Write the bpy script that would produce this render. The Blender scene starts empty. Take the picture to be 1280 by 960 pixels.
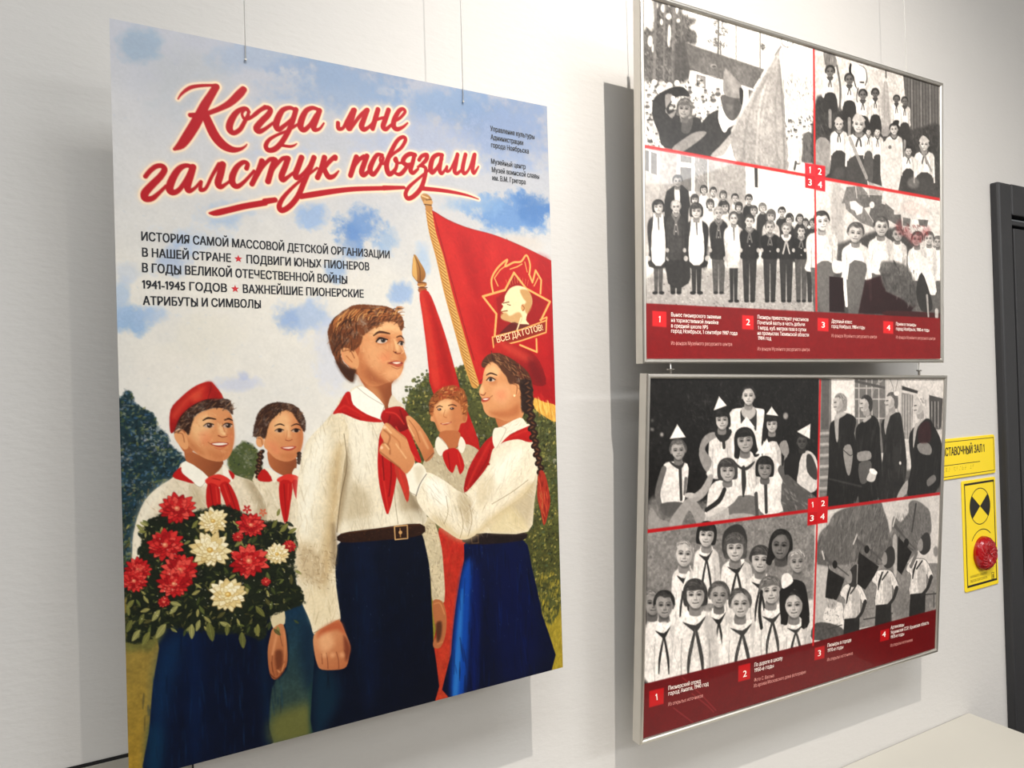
import bpy, bmesh, math, random
import numpy as np
from mathutils import Matrix, Vector

# ------------------------------------------------------------------ camera
F_PX = 870.0                                   # focal length in pixels of the 1280x960 frame
EYE = 1.5                                      # eye height, metres
WALL_Y = 1.05                                  # the exhibition wall is the plane y = WALL_Y
_vx = np.array([2250 - 640, 443 - 480, F_PX]); _vx /= np.linalg.norm(_vx)
_dn = np.array([.0278, 1, -.0084]); _dn -= _vx * (_dn @ _vx); _dn /= np.linalg.norm(_dn)
_nn = np.cross(_vx, _dn); _nn = _nn if _nn[2] > 0 else -_nn
# rows: world X, Y, Z axes expressed in camera (x right, y down, z forward)
RW = np.array([_vx, _nn, -_dn])
cam_d = bpy.data.cameras.new('camera'); cam = bpy.data.objects.new('camera', cam_d)
bpy.context.scene.collection.objects.link(cam)
cam_d.sensor_width = 36; cam_d.lens = F_PX / 1280 * 36; cam_d.clip_start = .02
xr = RW @ np.array([1, 0, 0]); yu = RW @ np.array([0, -1, 0]); zb = RW @ np.array([0, 0, -1])
cam.matrix_world = Matrix(((xr[0], yu[0], zb[0], 0), (xr[1], yu[1], zb[1], 0), (xr[2], yu[2], zb[2], EYE), (0, 0, 0, 1)))
bpy.context.scene.camera = cam

# ------------------------------------------------------------------ light
sc = bpy.context.scene
sc.view_settings.view_transform = 'Standard'; sc.view_settings.look = 'None'
sc.view_settings.gamma = 1; sc.view_settings.use_curve_mapping = False
sc.view_settings.exposure = 0.0
w = bpy.data.worlds.new('world'); sc.world = w; w.use_nodes = True
w.node_tree.nodes['Background'].inputs[0].default_value = (.8, .85, .9, 1)
w.node_tree.nodes['Background'].inputs[1].default_value = 0.62

def light(name, kind, loc, energy, col, target=None, **kw):
    d = bpy.data.lights.new(name, kind); d.energy = energy; d.color = col
    for k, v in kw.items(): setattr(d, k, v)
    o = bpy.data.objects.new(name, d); sc.collection.objects.link(o); o.location = loc
    if target is not None:
        o.rotation_euler = (Vector(target) - Vector(loc)).to_track_quat('-Z', 'Y').to_euler()
    return o
# the ceiling spotlight that throws the sharp shadows, then a soft ceiling lamp and two unseen fills added for ambient light
light('track_spotlight', 'SPOT', (.56, -.33, 3.25), 225, (1, .93, .85), (1.30, 1.05, 1.30),
      spot_size=math.radians(77), spot_blend=1.0, shadow_soft_size=.012)
light('overhead_fill', 'AREA', (.3, -.65, 3.25), 72, (.95, .98, 1), (.3, -.65, 0), shape='RECTANGLE', size=3.0, size_y=.7)
light('overhead_fill', 'AREA', (-1.2, -2.2, 3.25), 28, (.97, .99, 1), (-1.2, -2.2, 0), shape='RECTANGLE', size=1.8, size_y=.9)  # unseen fill added at the left front to lift the ambient light
light('overhead_fill', 'AREA', (3.5, -3.2, 3.25), 155, (.98, .99, 1), (3.5, -3.2, 0), shape='RECTANGLE', size=2.2, size_y=.9)  # unseen fill raising ambient light from the right, set clear of panel reflections

# ------------------------------------------------------------------ helpers
C = sc.collection
def srgb(c):
    c = np.asarray(c, float) / 255.
    return np.where(c <= .04045, c / 12.92, ((c + .055) / 1.055) ** 2.4)
def tag(o, label=None, cat=None, group=None, kind=None):
    for k, v in (('label', label), ('category', cat), ('group', group), ('kind', kind)):
        if v: o[k] = v
    return o
def empty(name, loc=(0, 0, 0)):
    o = bpy.data.objects.new(name, None); C.objects.link(o); o.location = loc; o.empty_display_size = .05
    return o
def link(name, me, mat=None, parent=None):
    o = bpy.data.objects.new(name, me); C.objects.link(o)
    if mat and not me.materials: me.materials.append(mat)
    if parent: o.parent = parent; o.matrix_parent_inverse = Matrix.Translation(-parent.location)
    return o
def box_bm(x0, x1, y0, y1, z0, z1, bevel=0, seg=2, bm=None):
    b = bm or bmesh.new()
    vs = [b.verts.new((x, y, z)) for x in (x0, x1) for y in (y0, y1) for z in (z0, z1)]
    fs = [b.faces.new([vs[i] for i in q]) for q in ((0, 1, 3, 2), (4, 6, 7, 5), (0, 4, 5, 1), (2, 3, 7, 6), (0, 2, 6, 4), (1, 5, 7, 3))]
    if bevel:
        es = list({e for f in fs for e in f.edges})
        bmesh.ops.bevel(b, geom=es, offset=bevel, segments=seg, profile=.5, affect='EDGES')
    return b
def obj(name, bm, mat=None, parent=None, smooth=False, xf=None):
    if xf is not None: bm.transform(xf)
    bmesh.ops.recalc_face_normals(bm, faces=bm.faces)
    me = bpy.data.meshes.new(name); bm.to_mesh(me); bm.free()
    if smooth: me.polygons.foreach_set('use_smooth', [True] * len(me.polygons))
    return link(name, me, mat, parent)
def mat(name, col, rough=.5, metal=0, spec=.5, coat=0, noise=0, nscale=20, bump=0, bscale=60, stretch=(1, 1, 1)):
    m = bpy.data.materials.new(name); m.use_nodes = True; nt = m.node_tree; b = nt.nodes['Principled BSDF']
    lin = srgb(col); b.inputs['Base Color'].default_value = (*lin, 1)
    b.inputs['Roughness'].default_value = rough; b.inputs['Metallic'].default_value = metal
    b.inputs['Specular IOR Level'].default_value = spec; b.inputs['Coat Weight'].default_value = coat
    b.inputs['Coat Roughness'].default_value = .04
    tc = nt.nodes.new('ShaderNodeTexCoord'); mp = nt.nodes.new('ShaderNodeMapping'); mp.inputs['Scale'].default_value = stretch
    nt.links.new(tc.outputs['Object'], mp.inputs[0])
    if noise:
        n = nt.nodes.new('ShaderNodeTexNoise'); n.inputs['Scale'].default_value = nscale; n.inputs['Detail'].default_value = 5
        nt.links.new(mp.outputs[0], n.inputs[0])
        mx = nt.nodes.new('ShaderNodeMix'); mx.data_type = 'RGBA'
        mx.inputs[6].default_value = (*(lin * (1 - noise)), 1); mx.inputs[7].default_value = (*np.minimum(lin * (1 + noise), 1), 1)
        nt.links.new(n.outputs['Fac'], mx.inputs[0]); nt.links.new(mx.outputs[2], b.inputs['Base Color'])
    if bump:
        n2 = nt.nodes.new('ShaderNodeTexNoise'); n2.inputs['Scale'].default_value = bscale; n2.inputs['Detail'].default_value = 4
        nt.links.new(mp.outputs[0], n2.inputs[0]); bp = nt.nodes.new('ShaderNodeBump')
        bp.inputs['Strength'].default_value = bump; bp.inputs['Distance'].default_value = .004
        nt.links.new(n2.outputs['Fac'], bp.inputs['Height']); nt.links.new(bp.outputs[0], b.inputs['Normal'])
    return m
def unproject(x, y, o, n):
    """world point where the sight line of photo pixel (x, y) meets the plane through o with normal n"""
    r = RW @ np.array([(x - 640) / F_PX, (y - 480) / F_PX, 1.0]); e = np.array([0, 0, EYE])
    return e + r * (((o - e) @ n) / (r @ n))

class Sheet:
    """a flat printed sheet: origin top left, ex to the right, ez down"""
    def __init__(s, o, ex, ez, W, H):
        s.o, s.ex, s.ez, s.W, s.H = [np.array(v, float) for v in (o, ex, ez)] + [W, H]
        s.ex /= np.linalg.norm(s.ex); s.ez -= s.ex * (s.ez @ s.ex); s.ez /= np.linalg.norm(s.ez)
        s.n = np.cross(s.ez, s.ex); s.n = s.n if s.n[1] < 0 else -s.n
    def at(s, x, y, lift=0):
        return unproject(x, y, s.o + s.n * lift, s.n)
    def xyz(s, u, v, lift=0):
        return s.o + s.ex * u + s.ez * v + s.n * lift
    def uv(s, x, y):
        p = s.at(x, y) - s.o
        return p @ s.ex, p @ s.ez
    def mat4(s):
        m = Matrix.Identity(4)
        for i in range(3): m[i][0], m[i][1], m[i][2], m[i][3] = s.ex[i], -s.n[i], -s.ez[i], s.o[i]
        return m      # local x right, y into the wall, z up

# lettering laid on a sheet; every line runs from one baseline end to the other
_fc = bpy.data.curves.new('cap', 'FONT'); _fc.body = 'H'; _fo = bpy.data.objects.new('cap', _fc); C.objects.link(_fo)
bpy.context.view_layer.update(); CAP = _fo.dimensions.y; bpy.data.objects.remove(_fo)
def _font(body):
    c = bpy.data.curves.new('t', 'FONT'); c.body = body; c.resolution_u = 3; o = bpy.data.objects.new('t', c); C.objects.link(o)
    bpy.context.view_layer.update(); me = bpy.data.meshes.new_from_object(o.evaluated_get(bpy.context.evaluated_depsgraph_get()))
    co = np.array([v.co[:2] for v in me.vertices]).reshape(-1, 2); pl = [tuple(p.vertices) for p in me.polygons]
    bpy.data.objects.remove(o); bpy.data.curves.remove(c); bpy.data.meshes.remove(me)
    return co, pl
_bar2 = _font('||')[0][:, 0].max(); _gl = {}
def _quad(x0, x1, z0, z1): return np.array([(x0, z0), (x1, z0), (x1, z1), (x0, z1)]), [(0, 1, 2, 3)]
def _join(*gs):
    V, P = [], []
    for co, pl in gs: n = sum(len(v) for v in V); V.append(co); P += [tuple(n + i for i in p) for p in pl]
    return np.vstack(V), P
def glyph(ch):
    """outline mesh and advance of one character; a few are built by hand"""
    if ch in _gl: return _gl[ch]
    flip = lambda k: ((lambda g_: (np.c_[g_[0][:, 0] * (1 if k == 1 else .86), (CAP - g_[0][:, 1]) * k], [p[::-1] for p in g_[1]]))(_font('Р')))
    if ch == ' ': r = (np.zeros((0, 2)), [], .27)
    elif ch in 'Ьь': co, pl = flip(1 if ch == 'Ь' else .72); r = (co, pl, co[:, 0].max() + .07)
    elif ch in 'Ыы':
        k = 1 if ch == 'Ы' else .72; g1 = flip(k); x = g1[0][:, 0].max() + .07; co, pl = _join(g1, _quad(x, x + .085, 0, CAP * k)); r = (co, pl, x + .165)
    elif ch == 'ф': g1 = _font('о'); xm = g1[0][:, 0].mean(); co, pl = _join(g1, _quad(xm - .04, xm + .04, -.2, CAP)); r = (co, pl, g1[0][:, 0].max() + .06)
    elif ch == '1': co, pl = _join(_quad(.16, .25, 0, CAP), (np.array([(.16, CAP), (.04, CAP - .12), (.04, CAP - .2), (.16, CAP - .1)]), [(0, 1, 2, 3)])); r = (co, pl, .33)
    else:
        co, pl = _font(ch); r = (co, pl, _font('|' + ch + '|')[0][:, 0].max() - _bar2)
    _gl[ch] = r; return r
def type_mesh(text):
    V, P, x = [], [], 0
    for ch in text:
        co, pl, adv = glyph(ch); n = sum(len(v) for v in V)
        if len(co): V.append(co + [x, 0]); P += [tuple(n + i for i in p) for p in pl]
        x += adv
    return np.vstack(V), P
def lettering(name, sheet, lines, material, parent, lift=.0004, bold=0.0):
    for (x0, y0, x1, y1, h, text) in lines:                    # each line of type is one printed part
        co, polys = type_mesh(text); V, Fc = [], []
        a = sheet.at(x0, y0, lift); b = sheet.at(x1, y1, lift); d = b - a
        k = (np.linalg.norm(sheet.at(x0, y0 - h, lift) - a) + np.linalg.norm(sheet.at(x1, y1 - h, lift) - b)) / 2 / CAP
        up = np.cross(sheet.n, d / np.linalg.norm(d)); up = up if up[2] > 0 else -up
        xs = (co[:, 0] - co[:, 0].min()) / max(co[:, 0].max() - co[:, 0].min(), 1e-6); P = a + xs[:, None] * d + (co[:, 1] * k)[:, None] * up
        dn = d / np.linalg.norm(d)
        for q in ([(0, 0)] if not bold else [(-1, -.4), (1, -.4), (-1, .4), (1, .4)]):       # heavier strokes for bold type
            base = len(V); V += (P + dn * q[0] * bold * k + up * q[1] * bold * k + sheet.n * (q[0] + q[1] * .3) * 1e-5).tolist()
            Fc += [tuple(base + i for i in p_) for p_ in polys]
        me = bpy.data.meshes.new(name); me.from_pydata(V, [], Fc); me.update(); link(name, me, material, parent)

# ------------------------------------------------------------------ print painter
# Builds the colours of a printed sheet as a fine grid of ink values (a colour attribute on the sheet's mesh).
FR = {'A': (100, 0, 4), 'B': (400, 0, 4), 'C': (400, 240, 4), 'D': (100, 240, 4), 'E': (100, 480, 4), 'F': (400, 480, 4),
      'G': (100, 720, 4), 'H': (400, 720, 4), 'Z': (0, 0, 1),
      't': (170, 90, 8), 'u': (300, 100, 8), 'v': (400, 110, 8), 'w': (170, 170, 8), 'x': (320, 170, 8), 'y': (460, 150, 8)}
s58 = 1280 / 220
for k, v in {'a': (780, 0), 'b': (980, 0), 'c': (780, 165), 'd': (980, 165), 'e': (780, 330), 'f': (980, 330), 'g': (780, 480),
             'h': (980, 480), 'i': (780, 630), 'j': (980, 630)}.items(): FR[k] = (*v, s58)
FR['k'] = (780, 780, 16 / 3); FR['l'] = (980, 780, 16 / 3)
def fractal(ny, nx, cell, seed, octaves=4):
    r = np.random.RandomState(seed); out = np.zeros((ny, nx), np.float32); amp = 1; tot = 0
    for _ in range(octaves):
        gy, gx = int(ny / cell) + 3, int(nx / cell) + 3
        g = r.rand(gy, gx).astype(np.float32)
        y = np.arange(ny) / cell; x = np.arange(nx) / cell; iy = y.astype(int); ix = x.astype(int)
        fy = y - iy; fx = x - ix; fy = (fy * fy * (3 - 2 * fy))[:, None]; fx = (fx * fx * (3 - 2 * fx))[None]
        a = g[iy][:, ix]; b = g[iy][:, ix + 1]; c = g[iy + 1][:, ix]; d = g[iy + 1][:, ix + 1]
        out += amp * ((a * (1 - fx) + b * fx) * (1 - fy) + (c * (1 - fx) + d * fx) * fy); tot += amp
        amp *= .55; cell = max(cell / 2, 1.01)
    return (out / tot - .5) * 2
def pts(s):
    if not isinstance(s, str): return np.array(s, float)
    return np.array([[float(q) for q in p.split(',')] for p in s.split()])
def spline(P, closed, k=4):
    n = len(P); out = []
    idx = (lambda i: i % n) if closed else (lambda i: min(max(i, 0), n - 1))
    for i in range(n if closed else n - 1):
        a, b, c, d = (P[idx(i + j)] for j in (-1, 0, 1, 2))
        for t in np.arange(k) / k:
            out.append(.5 * (2 * b + (c - a) * t + (2 * a - 5 * b + 4 * c - d) * t * t + (3 * b - a - 3 * c + d) * t ** 3))
    if not closed: out.append(P[-1])
    return np.array(out)
class Paint:
    def __init__(s, sheet, nx, ny, seed=1):
        s.sh, s.nx, s.ny = sheet, nx, ny; s.img = np.zeros((ny, nx, 3), np.float32)
        s.r = random.Random(seed); s.kx = (nx - 1) / sheet.W; s.ky = (ny - 1) / sheet.H
        s.n1 = fractal(ny, nx, 60, seed); s.n2 = fractal(ny, nx, 14, seed + 1); s.n3 = fractal(ny, nx, 3, seed + 2, 2)
        x0, y0 = 700, 480
        # projective map from photo pixels to grid cells, fitted once
        src = [(sheet_pt) for sheet_pt in ((300, 100), (1100, 200), (1000, 800), (400, 700))]
        A = []; bvec = []
        for (x, y) in src:
            u, v = sheet.uv(x, y); u *= s.kx; v *= s.ky
            A += [[x, y, 1, 0, 0, 0, -u * x, -u * y], [0, 0, 0, x, y, 1, -v * x, -v * y]]; bvec += [u, v]
        h = np.linalg.solve(np.array(A), np.array(bvec)); s.Hm = np.append(h, 1).reshape(3, 3)
    def m(s, f, P):
        ox, oy, k = FR[f]; P = np.asarray(P, float)
        Q = np.c_[P[:, 0] / k + ox, P[:, 1] / k + oy, np.ones(len(P))] @ s.Hm.T
        return Q[:, :2] / Q[:, 2:]
    def scale(s, f, P):
        P = np.asarray(P, float)[:1, :2]; q = s.m(f, np.vstack([P, P + [[1, 0]], P + [[0, 1]]]))
        return math.sqrt(abs(np.cross(q[1] - q[0], q[2] - q[0])))
    def win(s, Q, pad):
        x0 = max(int(Q[:, 0].min() - pad), 0); x1 = min(int(Q[:, 0].max() + pad) + 2, s.nx)
        y0 = max(int(Q[:, 1].min() - pad), 0); y1 = min(int(Q[:, 1].max() + pad) + 2, s.ny)
        if x1 <= x0 or y1 <= y0: return None
        Y, X = np.mgrid[y0:y1, x0:x1].astype(np.float32); return (slice(y0, y1), slice(x0, x1)), X, Y
    def cover(s, Q, soft):
        w_ = s.win(Q, soft + 1)
        if w_ is None: return None
        sl, X, Y = w_; d2 = np.full(X.shape, 1e9, np.float32); ins = np.zeros(X.shape, bool)
        for (ax, ay), (bx, by) in zip(Q, np.roll(Q, -1, 0)):
            ex, ey = bx - ax, by - ay; px, py = X - ax, Y - ay
            t = np.clip((px * ex + py * ey) / (ex * ex + ey * ey + 1e-9), 0, 1)
            d2 = np.minimum(d2, (px - t * ex) ** 2 + (py - t * ey) ** 2)
            if ay != by: ins ^= ((ay > Y) != (by > Y)) & (px < (Y - ay) * ex / ey)
        d = np.sqrt(d2); d = np.where(ins, -d, d)
        t = np.clip(.5 - d / (2 * soft), 0, 1); return sl, t * t * (3 - 2 * t), X, Y
    def put(s, sl, A, col):
        s.img[sl] += (np.asarray(col, np.float32) - s.img[sl]) * A[..., None]
    # filled shape; c2 with g fades towards c2 along the direction g (degrees, 0 right, 90 down); rag roughens the edge
    def p(s, f, P, col, a=1, soft=.8, c2=None, g=90, sm=True, n=0, rag=0):
        P = pts(P); Q = s.m(f, P)
        if sm and len(Q) > 2: Q = spline(Q, True, 3)
        r = s.cover(Q, soft + rag)
        if r is None: return
        sl, A, X, Y = r
        if rag:
            A = np.clip((A + s.n2[sl] * .6 + s.n3[sl] * .3 - .5) * max(1, rag / 2) + .5, 0, 1) * (A > .01)
        col = np.array(col, np.float32)
        if c2 is not None:
            dx, dy = math.cos(math.radians(g)), math.sin(math.radians(g)); t = X * dx + Y * dy
            q = Q @ np.array([dx, dy]); t = np.clip((t - q.min()) / (q.max() - q.min() + 1e-6), 0, 1)[..., None]
            col = col * (1 - t) + np.array(c2, np.float32) * t
        if n: col = col * (1 + n * (s.n2[sl] * .6 + s.n3[sl] * .6))[..., None]
        s.put(sl, A * a, col)
    # stroke; points x,y,w in the frame's units
    def l(s, f, P, col, a=1, soft=.7, w=None, sm=True, grow=0):
        P = pts(P)
        if P.shape[1] == 2: P = np.c_[P, np.full(len(P), w)]
        k = s.scale(f, P); Q = np.c_[s.m(f, P[:, :2]), P[:, 2] * k / 2 + grow]
        if sm and len(Q) > 2: Q = spline(Q, False, 4)
        r = s.win(Q, Q[:, 2].max() + soft + 1)
        if r is None: return
        sl, X, Y = r; d = np.full(X.shape, 1e9, np.float32)
        for (ax, ay, ar), (bx, by, br) in zip(Q[:-1], Q[1:]):
            ex, ey = bx - ax, by - ay; px, py = X - ax, Y - ay
            t = np.clip((px * ex + py * ey) / (ex * ex + ey * ey + 1e-9), 0, 1)
            d = np.minimum(d, np.hypot(px - t * ex, py - t * ey) - (ar + t * (br - ar)))
        t = np.clip(.5 - d / (2 * soft), 0, 1); s.put(sl, t * t * (3 - 2 * t) * a, col)
    def e(s, f, x, y, rx, ry, col, a=1, soft=.8, rot=0, **kw):
        t = np.arange(12) * math.pi / 6; c, q = math.cos(math.radians(rot)), math.sin(math.radians(rot))
        s.p(f, np.c_[x + rx * np.cos(t) * c - ry * np.sin(t) * q, y + rx * np.cos(t) * q + ry * np.sin(t) * c], col, a, soft, **kw)
    def blob(s, f, x, y, rx, ry, col, a=1, wob=.5):
        t = np.arange(16) * math.pi / 8; Q = s.m(f, np.c_[x + 1.4 * rx * np.cos(t), y + 1.4 * ry * np.sin(t)]); r = s.win(Q, 1)
        if r is None: return
        sl, X, Y = r; c = s.m(f, [[x, y], [x + rx, y], [x, y + ry]])
        J = np.array([c[1] - c[0], c[2] - c[0]]).T; Ji = np.linalg.inv(J); dx, dy = X - c[0, 0], Y - c[0, 1]
        d = np.hypot(Ji[0, 0] * dx + Ji[0, 1] * dy, Ji[1, 0] * dx + Ji[1, 1] * dy)
        A = np.clip((1 - d + wob * (s.n1[sl] * .9 + s.n2[sl] * .9 + s.n3[sl] * .25)) * 1.9, 0, 1) * np.clip((1.38 - d) * 5, 0, 1)
        s.put(sl, A * a, col)
    # many small brush dabs inside a shape
    def dabs(s, f, P, n, cols, ln, wd, ang=0, spread=25, a=.8, sm=True, taper=True):
        P = pts(P); Q = s.m(f, P); Q = spline(Q, True, 3) if sm else Q
        r = s.cover(Q, 1)
        if r is None: return
        sl, A, X, Y = r; k = s.scale(f, P); iy, ix = np.nonzero(A > .6)
        if len(iy) == 0: return
        for _ in range(n):
            j = s.r.randrange(len(iy)); x, y = ix[j] + sl[1].start, iy[j] + sl[0].start
            L = s.r.uniform(*ln) * k / 2; W = s.r.uniform(*wd) * k / 2; t = math.radians(ang + s.r.uniform(-spread, spread))
            s.cap(x, y, L, W, t, s.r.choice(cols), a)
    def cap(s, x, y, L, W, t, col, a):
        c, q = math.cos(t), math.sin(t); R = L + W + 1
        x0, x1, y0, y1 = max(int(x - R), 0), min(int(x + R) + 2, s.nx), max(int(y - R), 0), min(int(y + R) + 2, s.ny)
        if x1 <= x0 or y1 <= y0: return
        X = np.arange(x0, x1, dtype=np.float32)[None] - x; Y = np.arange(y0, y1, dtype=np.float32)[:, None] - y
        u = X * c + Y * q; v = -X * q + Y * c; h = np.clip(u, -L, L)
        d = np.hypot(u - h, v) - W * (1 - .5 * np.abs(h) / (L + 1e-6))
        A = np.clip(.5 - d / 1.4, 0, 1) * a
        s.img[y0:y1, x0:x1] += (np.asarray(col, np.float32) - s.img[y0:y1, x0:x1]) * A[..., None]
    def grain(s, k2, k3):
        s.img *= (1 + k2 * s.n2 + k3 * s.n3)[..., None]
    def mesh(s, name, material, parent, lift=.0002, gain=1.0, gamma=1.0):
        nx, ny = s.nx, s.ny; sh = s.sh
        u = np.linspace(0, sh.W, nx); v = np.linspace(0, sh.H, ny); U, V = np.meshgrid(u, v)
        co = (sh.o + sh.n * lift) + U[..., None] * sh.ex + V[..., None] * sh.ez
        i = np.arange(nx * ny).reshape(ny, nx)
        q = np.stack([i[:-1, :-1], i[1:, :-1], i[1:, 1:], i[:-1, 1:]], -1).reshape(-1)
        me = bpy.data.meshes.new(name); nf = (nx - 1) * (ny - 1)
        me.vertices.add(nx * ny); me.vertices.foreach_set('co', co.astype(np.float32).ravel())
        me.loops.add(nf * 4); me.loops.foreach_set('vertex_index', q.astype(np.int32))
        me.polygons.add(nf); me.polygons.foreach_set('loop_start', np.arange(nf, dtype=np.int32) * 4)
        try: me.polygons.foreach_set('loop_total', np.full(nf, 4, np.int32))
        except Exception: pass
        me.update(calc_edges=True)
        ca = me.color_attributes.new('ink', 'FLOAT_COLOR', 'POINT')
        lin = srgb(np.clip(s.img, 2, 250)) * gain
        ca.data.foreach_set('color', np.concatenate([lin, np.ones((ny, nx, 1))], -1).astype(np.float32).ravel())
        return link(name, me, material, parent)
def ink_mat(name, rough=.3, coat=0.0, spec=.5, coat_rough=.05):
    m = bpy.data.materials.new(name); m.use_nodes = True; nt = m.node_tree; b = nt.nodes['Principled BSDF']
    at = nt.nodes.new('ShaderNodeAttribute'); at.attribute_name = 'ink'
    nt.links.new(at.outputs['Color'], b.inputs['Base Color'])
    b.inputs['Roughness'].default_value = rough; b.inputs['Specular IOR Level'].default_value = spec
    b.inputs['Coat Weight'].default_value = coat; b.inputs['Coat Roughness'].default_value = coat_rough
    return m
# ------------------------------------------------------------------ the room
WY = WALL_Y
M_wall = mat('wall_paint', (196, 193, 189), .75, spec=.25, noise=.02, nscale=3, bump=.14, bscale=110, stretch=(.55, 1, 1.3))
M_white = mat('white_paint', (225, 222, 214), .6, noise=.02, nscale=6)
M_plinth = mat('plinth_paint', (186, 182, 172), .55, noise=.02, nscale=6)
M_floor = mat('floor_grey', (74, 66, 58), .45, noise=.15, nscale=8)
M_door = mat('door_charcoal', (40, 40, 42), .5, noise=.10, nscale=30, bump=.08, bscale=200)
M_gap = mat('dark_gap', (10, 9, 9), .8)
def struct(name, bm, m, parent=None, label=None):
    o = obj(name, bm, m, parent)
    if parent is None: o['kind'] = 'structure'
    if label: o['label'] = label
    return o
X0, X1, Y0, CEIL = -2.6, 5.2, -4.2, 3.3
DX0, DX1, DTOP = 2.079, 3.10, EYE + .5327        # outer edges of the door casing
# exhibition wall with the doorway left open
b = box_bm(X0, DX0 + .03, WY, WY + .2, 0, CEIL); box_bm(DX0 + .03, DX1 - .03, WY, WY + .2, DTOP - .03, CEIL, bm=b)
box_bm(DX1 - .03, X1, WY, WY + .2, 0, CEIL, bm=b); tag(struct('wall_back', b, M_wall), 'white painted exhibition wall behind the hanging boards')
tag(struct('wall_left', box_bm(X0 - .2, X0, Y0, WY + .2, 0, CEIL), M_wall), 'white side wall of the room')
tag(struct('wall_right', box_bm(X1, X1 + .2, Y0, WY + .2, 0, CEIL), M_wall), 'white far side wall of the room')
tag(struct('wall_front', box_bm(X0 - .2, X1 + .2, Y0 - .2, Y0, 0, CEIL), M_wall), 'white wall behind the viewer')
tag(struct('ceiling', box_bm(X0 - .2, X1 + .2, Y0 - .2, WY + .2, CEIL, CEIL + .1), M_white), 'white ceiling')
tag(struct('floor', box_bm(X0 - .2, X1 + .2, Y0 - .2, WY + .2, -.1, 0), M_floor), 'grey brown floor')

# dark door at the right edge: casing boards with a rounded outer edge, then a framed leaf
d = empty('door_1', (DX0, WY, 0)); tag(d, 'charcoal panelled door in a wide flat casing right of the yellow signs', kind='structure')
def board(name, x0, x1, z0, z1, y0, y1, bev=.004): return obj(name, box_bm(x0, x1, y0, y1, z0, z1, bev), M_door, d)
CW, HH = .066, .086
board('casing_board', DX0, DX0 + CW, 0, DTOP, WY - .022, WY + .012, .006)
board('casing_board', DX1 - CW, DX1, 0, DTOP, WY - .022, WY + .012, .006)
board('casing_head', DX0 + CW + .0012, DX1 - CW - .0012, DTOP - HH, DTOP, WY - .022, WY + .012, .003)
LX0, LX1, LZ = DX0 + CW, DX1 - CW, DTOP - HH
board('door_jamb', LX0 + .0005, LX0 + .012, 0, LZ - .012, WY + .018, WY + .12, .001)
board('door_jamb', LX1 - .012, LX1 - .0005, 0, LZ - .012, WY + .018, WY + .12, .001)
board('door_stop', LX0 + .0005, LX1 - .0005, LZ - .012, LZ - .0005, WY + .018, WY + .12, .001)
board('door_rebate', LX0 + .009, LX1 - .009, LZ - .026, LZ - .012, WY - .014, WY + .03, .003)
leaf = board('door_leaf', LX0 + .009, LX1 - .009, .008, LZ - .036, WY - .020, WY + .016, .002)
for (z0, z1) in ((.12, .62), (.74, LZ - .16)):
    o = obj('door_panel', box_bm(LX0 + .13, LX1 - .13, WY - .025, WY - .018, z0, z1, .003), M_door, leaf)
o = obj('door_backing', box_bm(LX0 - .04, LX1 + .04, WY + .13, WY + .14, 0, LZ + .04), M_gap, d)

# white plinth running along the foot of the wall
PZ = EYE - .8726; PX1 = 1.892
pl = empty('display_plinth', (.9, WY - .28, 0)); tag(pl, 'low white display plinth along the wall below the framed photo panels', 'plinth')
obj('plinth_body', box_bm(-.35, PX1 - .012, WY - .545, WY - .004, 0, PZ - .03, .003), M_plinth, pl)
obj('plinth_top', box_bm(-.36, PX1, WY - .56, WY - .001, PZ - .03, PZ, .004), M_plinth, pl)

# flush service hatch low on the wall, behind and below the poster
hz = EYE - .4612; hx1 = float(unproject(242, 950, np.array([0, WY, 0.]), np.array([0, 1., 0]))[0])
h = empty('service_hatch', (hx1 - .5, WY, hz - .36)); tag(h, 'flush wall hatch with thin black edges below the big poster', 'hatch')
M_hatch = mat('hatch_paint', (150, 146, 136), .6, noise=.03, nscale=5)
obj('hatch_gap', box_bm(hx1 - 1.0, hx1, WY - .0012, WY + .001, hz - .36, hz), M_gap, h)
obj('hatch_door', box_bm(hx1 - .997, hx1 - .0025, WY - .0035, WY - .0008, hz - .357, hz - .0042, .0008), M_hatch, h)
# ------------------------------------------------------------------ the big poster
Z3 = np.array([0, 0, EYE])
def sheet_from(c, W, H):
    c = [np.array(q) + Z3 for q in c]; return Sheet(c[0], c[1] - c[0], c[3] - c[0], W, H)
PS = sheet_from([[-0.0187, 0.93, 0.4471], [0.583, 0.9371, 0.4487], [0.5853, 0.9402, -0.4409], [-0.0164, 0.9331, -0.4425]], .6018, .8897)
A = Paint(PS, 720, 1064, 3)
p, l, e, blob, dabs = A.p, A.l, A.e, A.blob, A.dabs
SK, SKH, SKS, SKD = (222, 160, 108), (243, 202, 150), (186, 112, 68), (138, 74, 42)
WH, WHM, WHS, WHD = (236, 226, 204), (216, 200, 170), (178, 160, 130), (130, 112, 86)
RD, RDL, RDD = (186, 28, 26), (214, 58, 46), (120, 12, 14)
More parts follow.
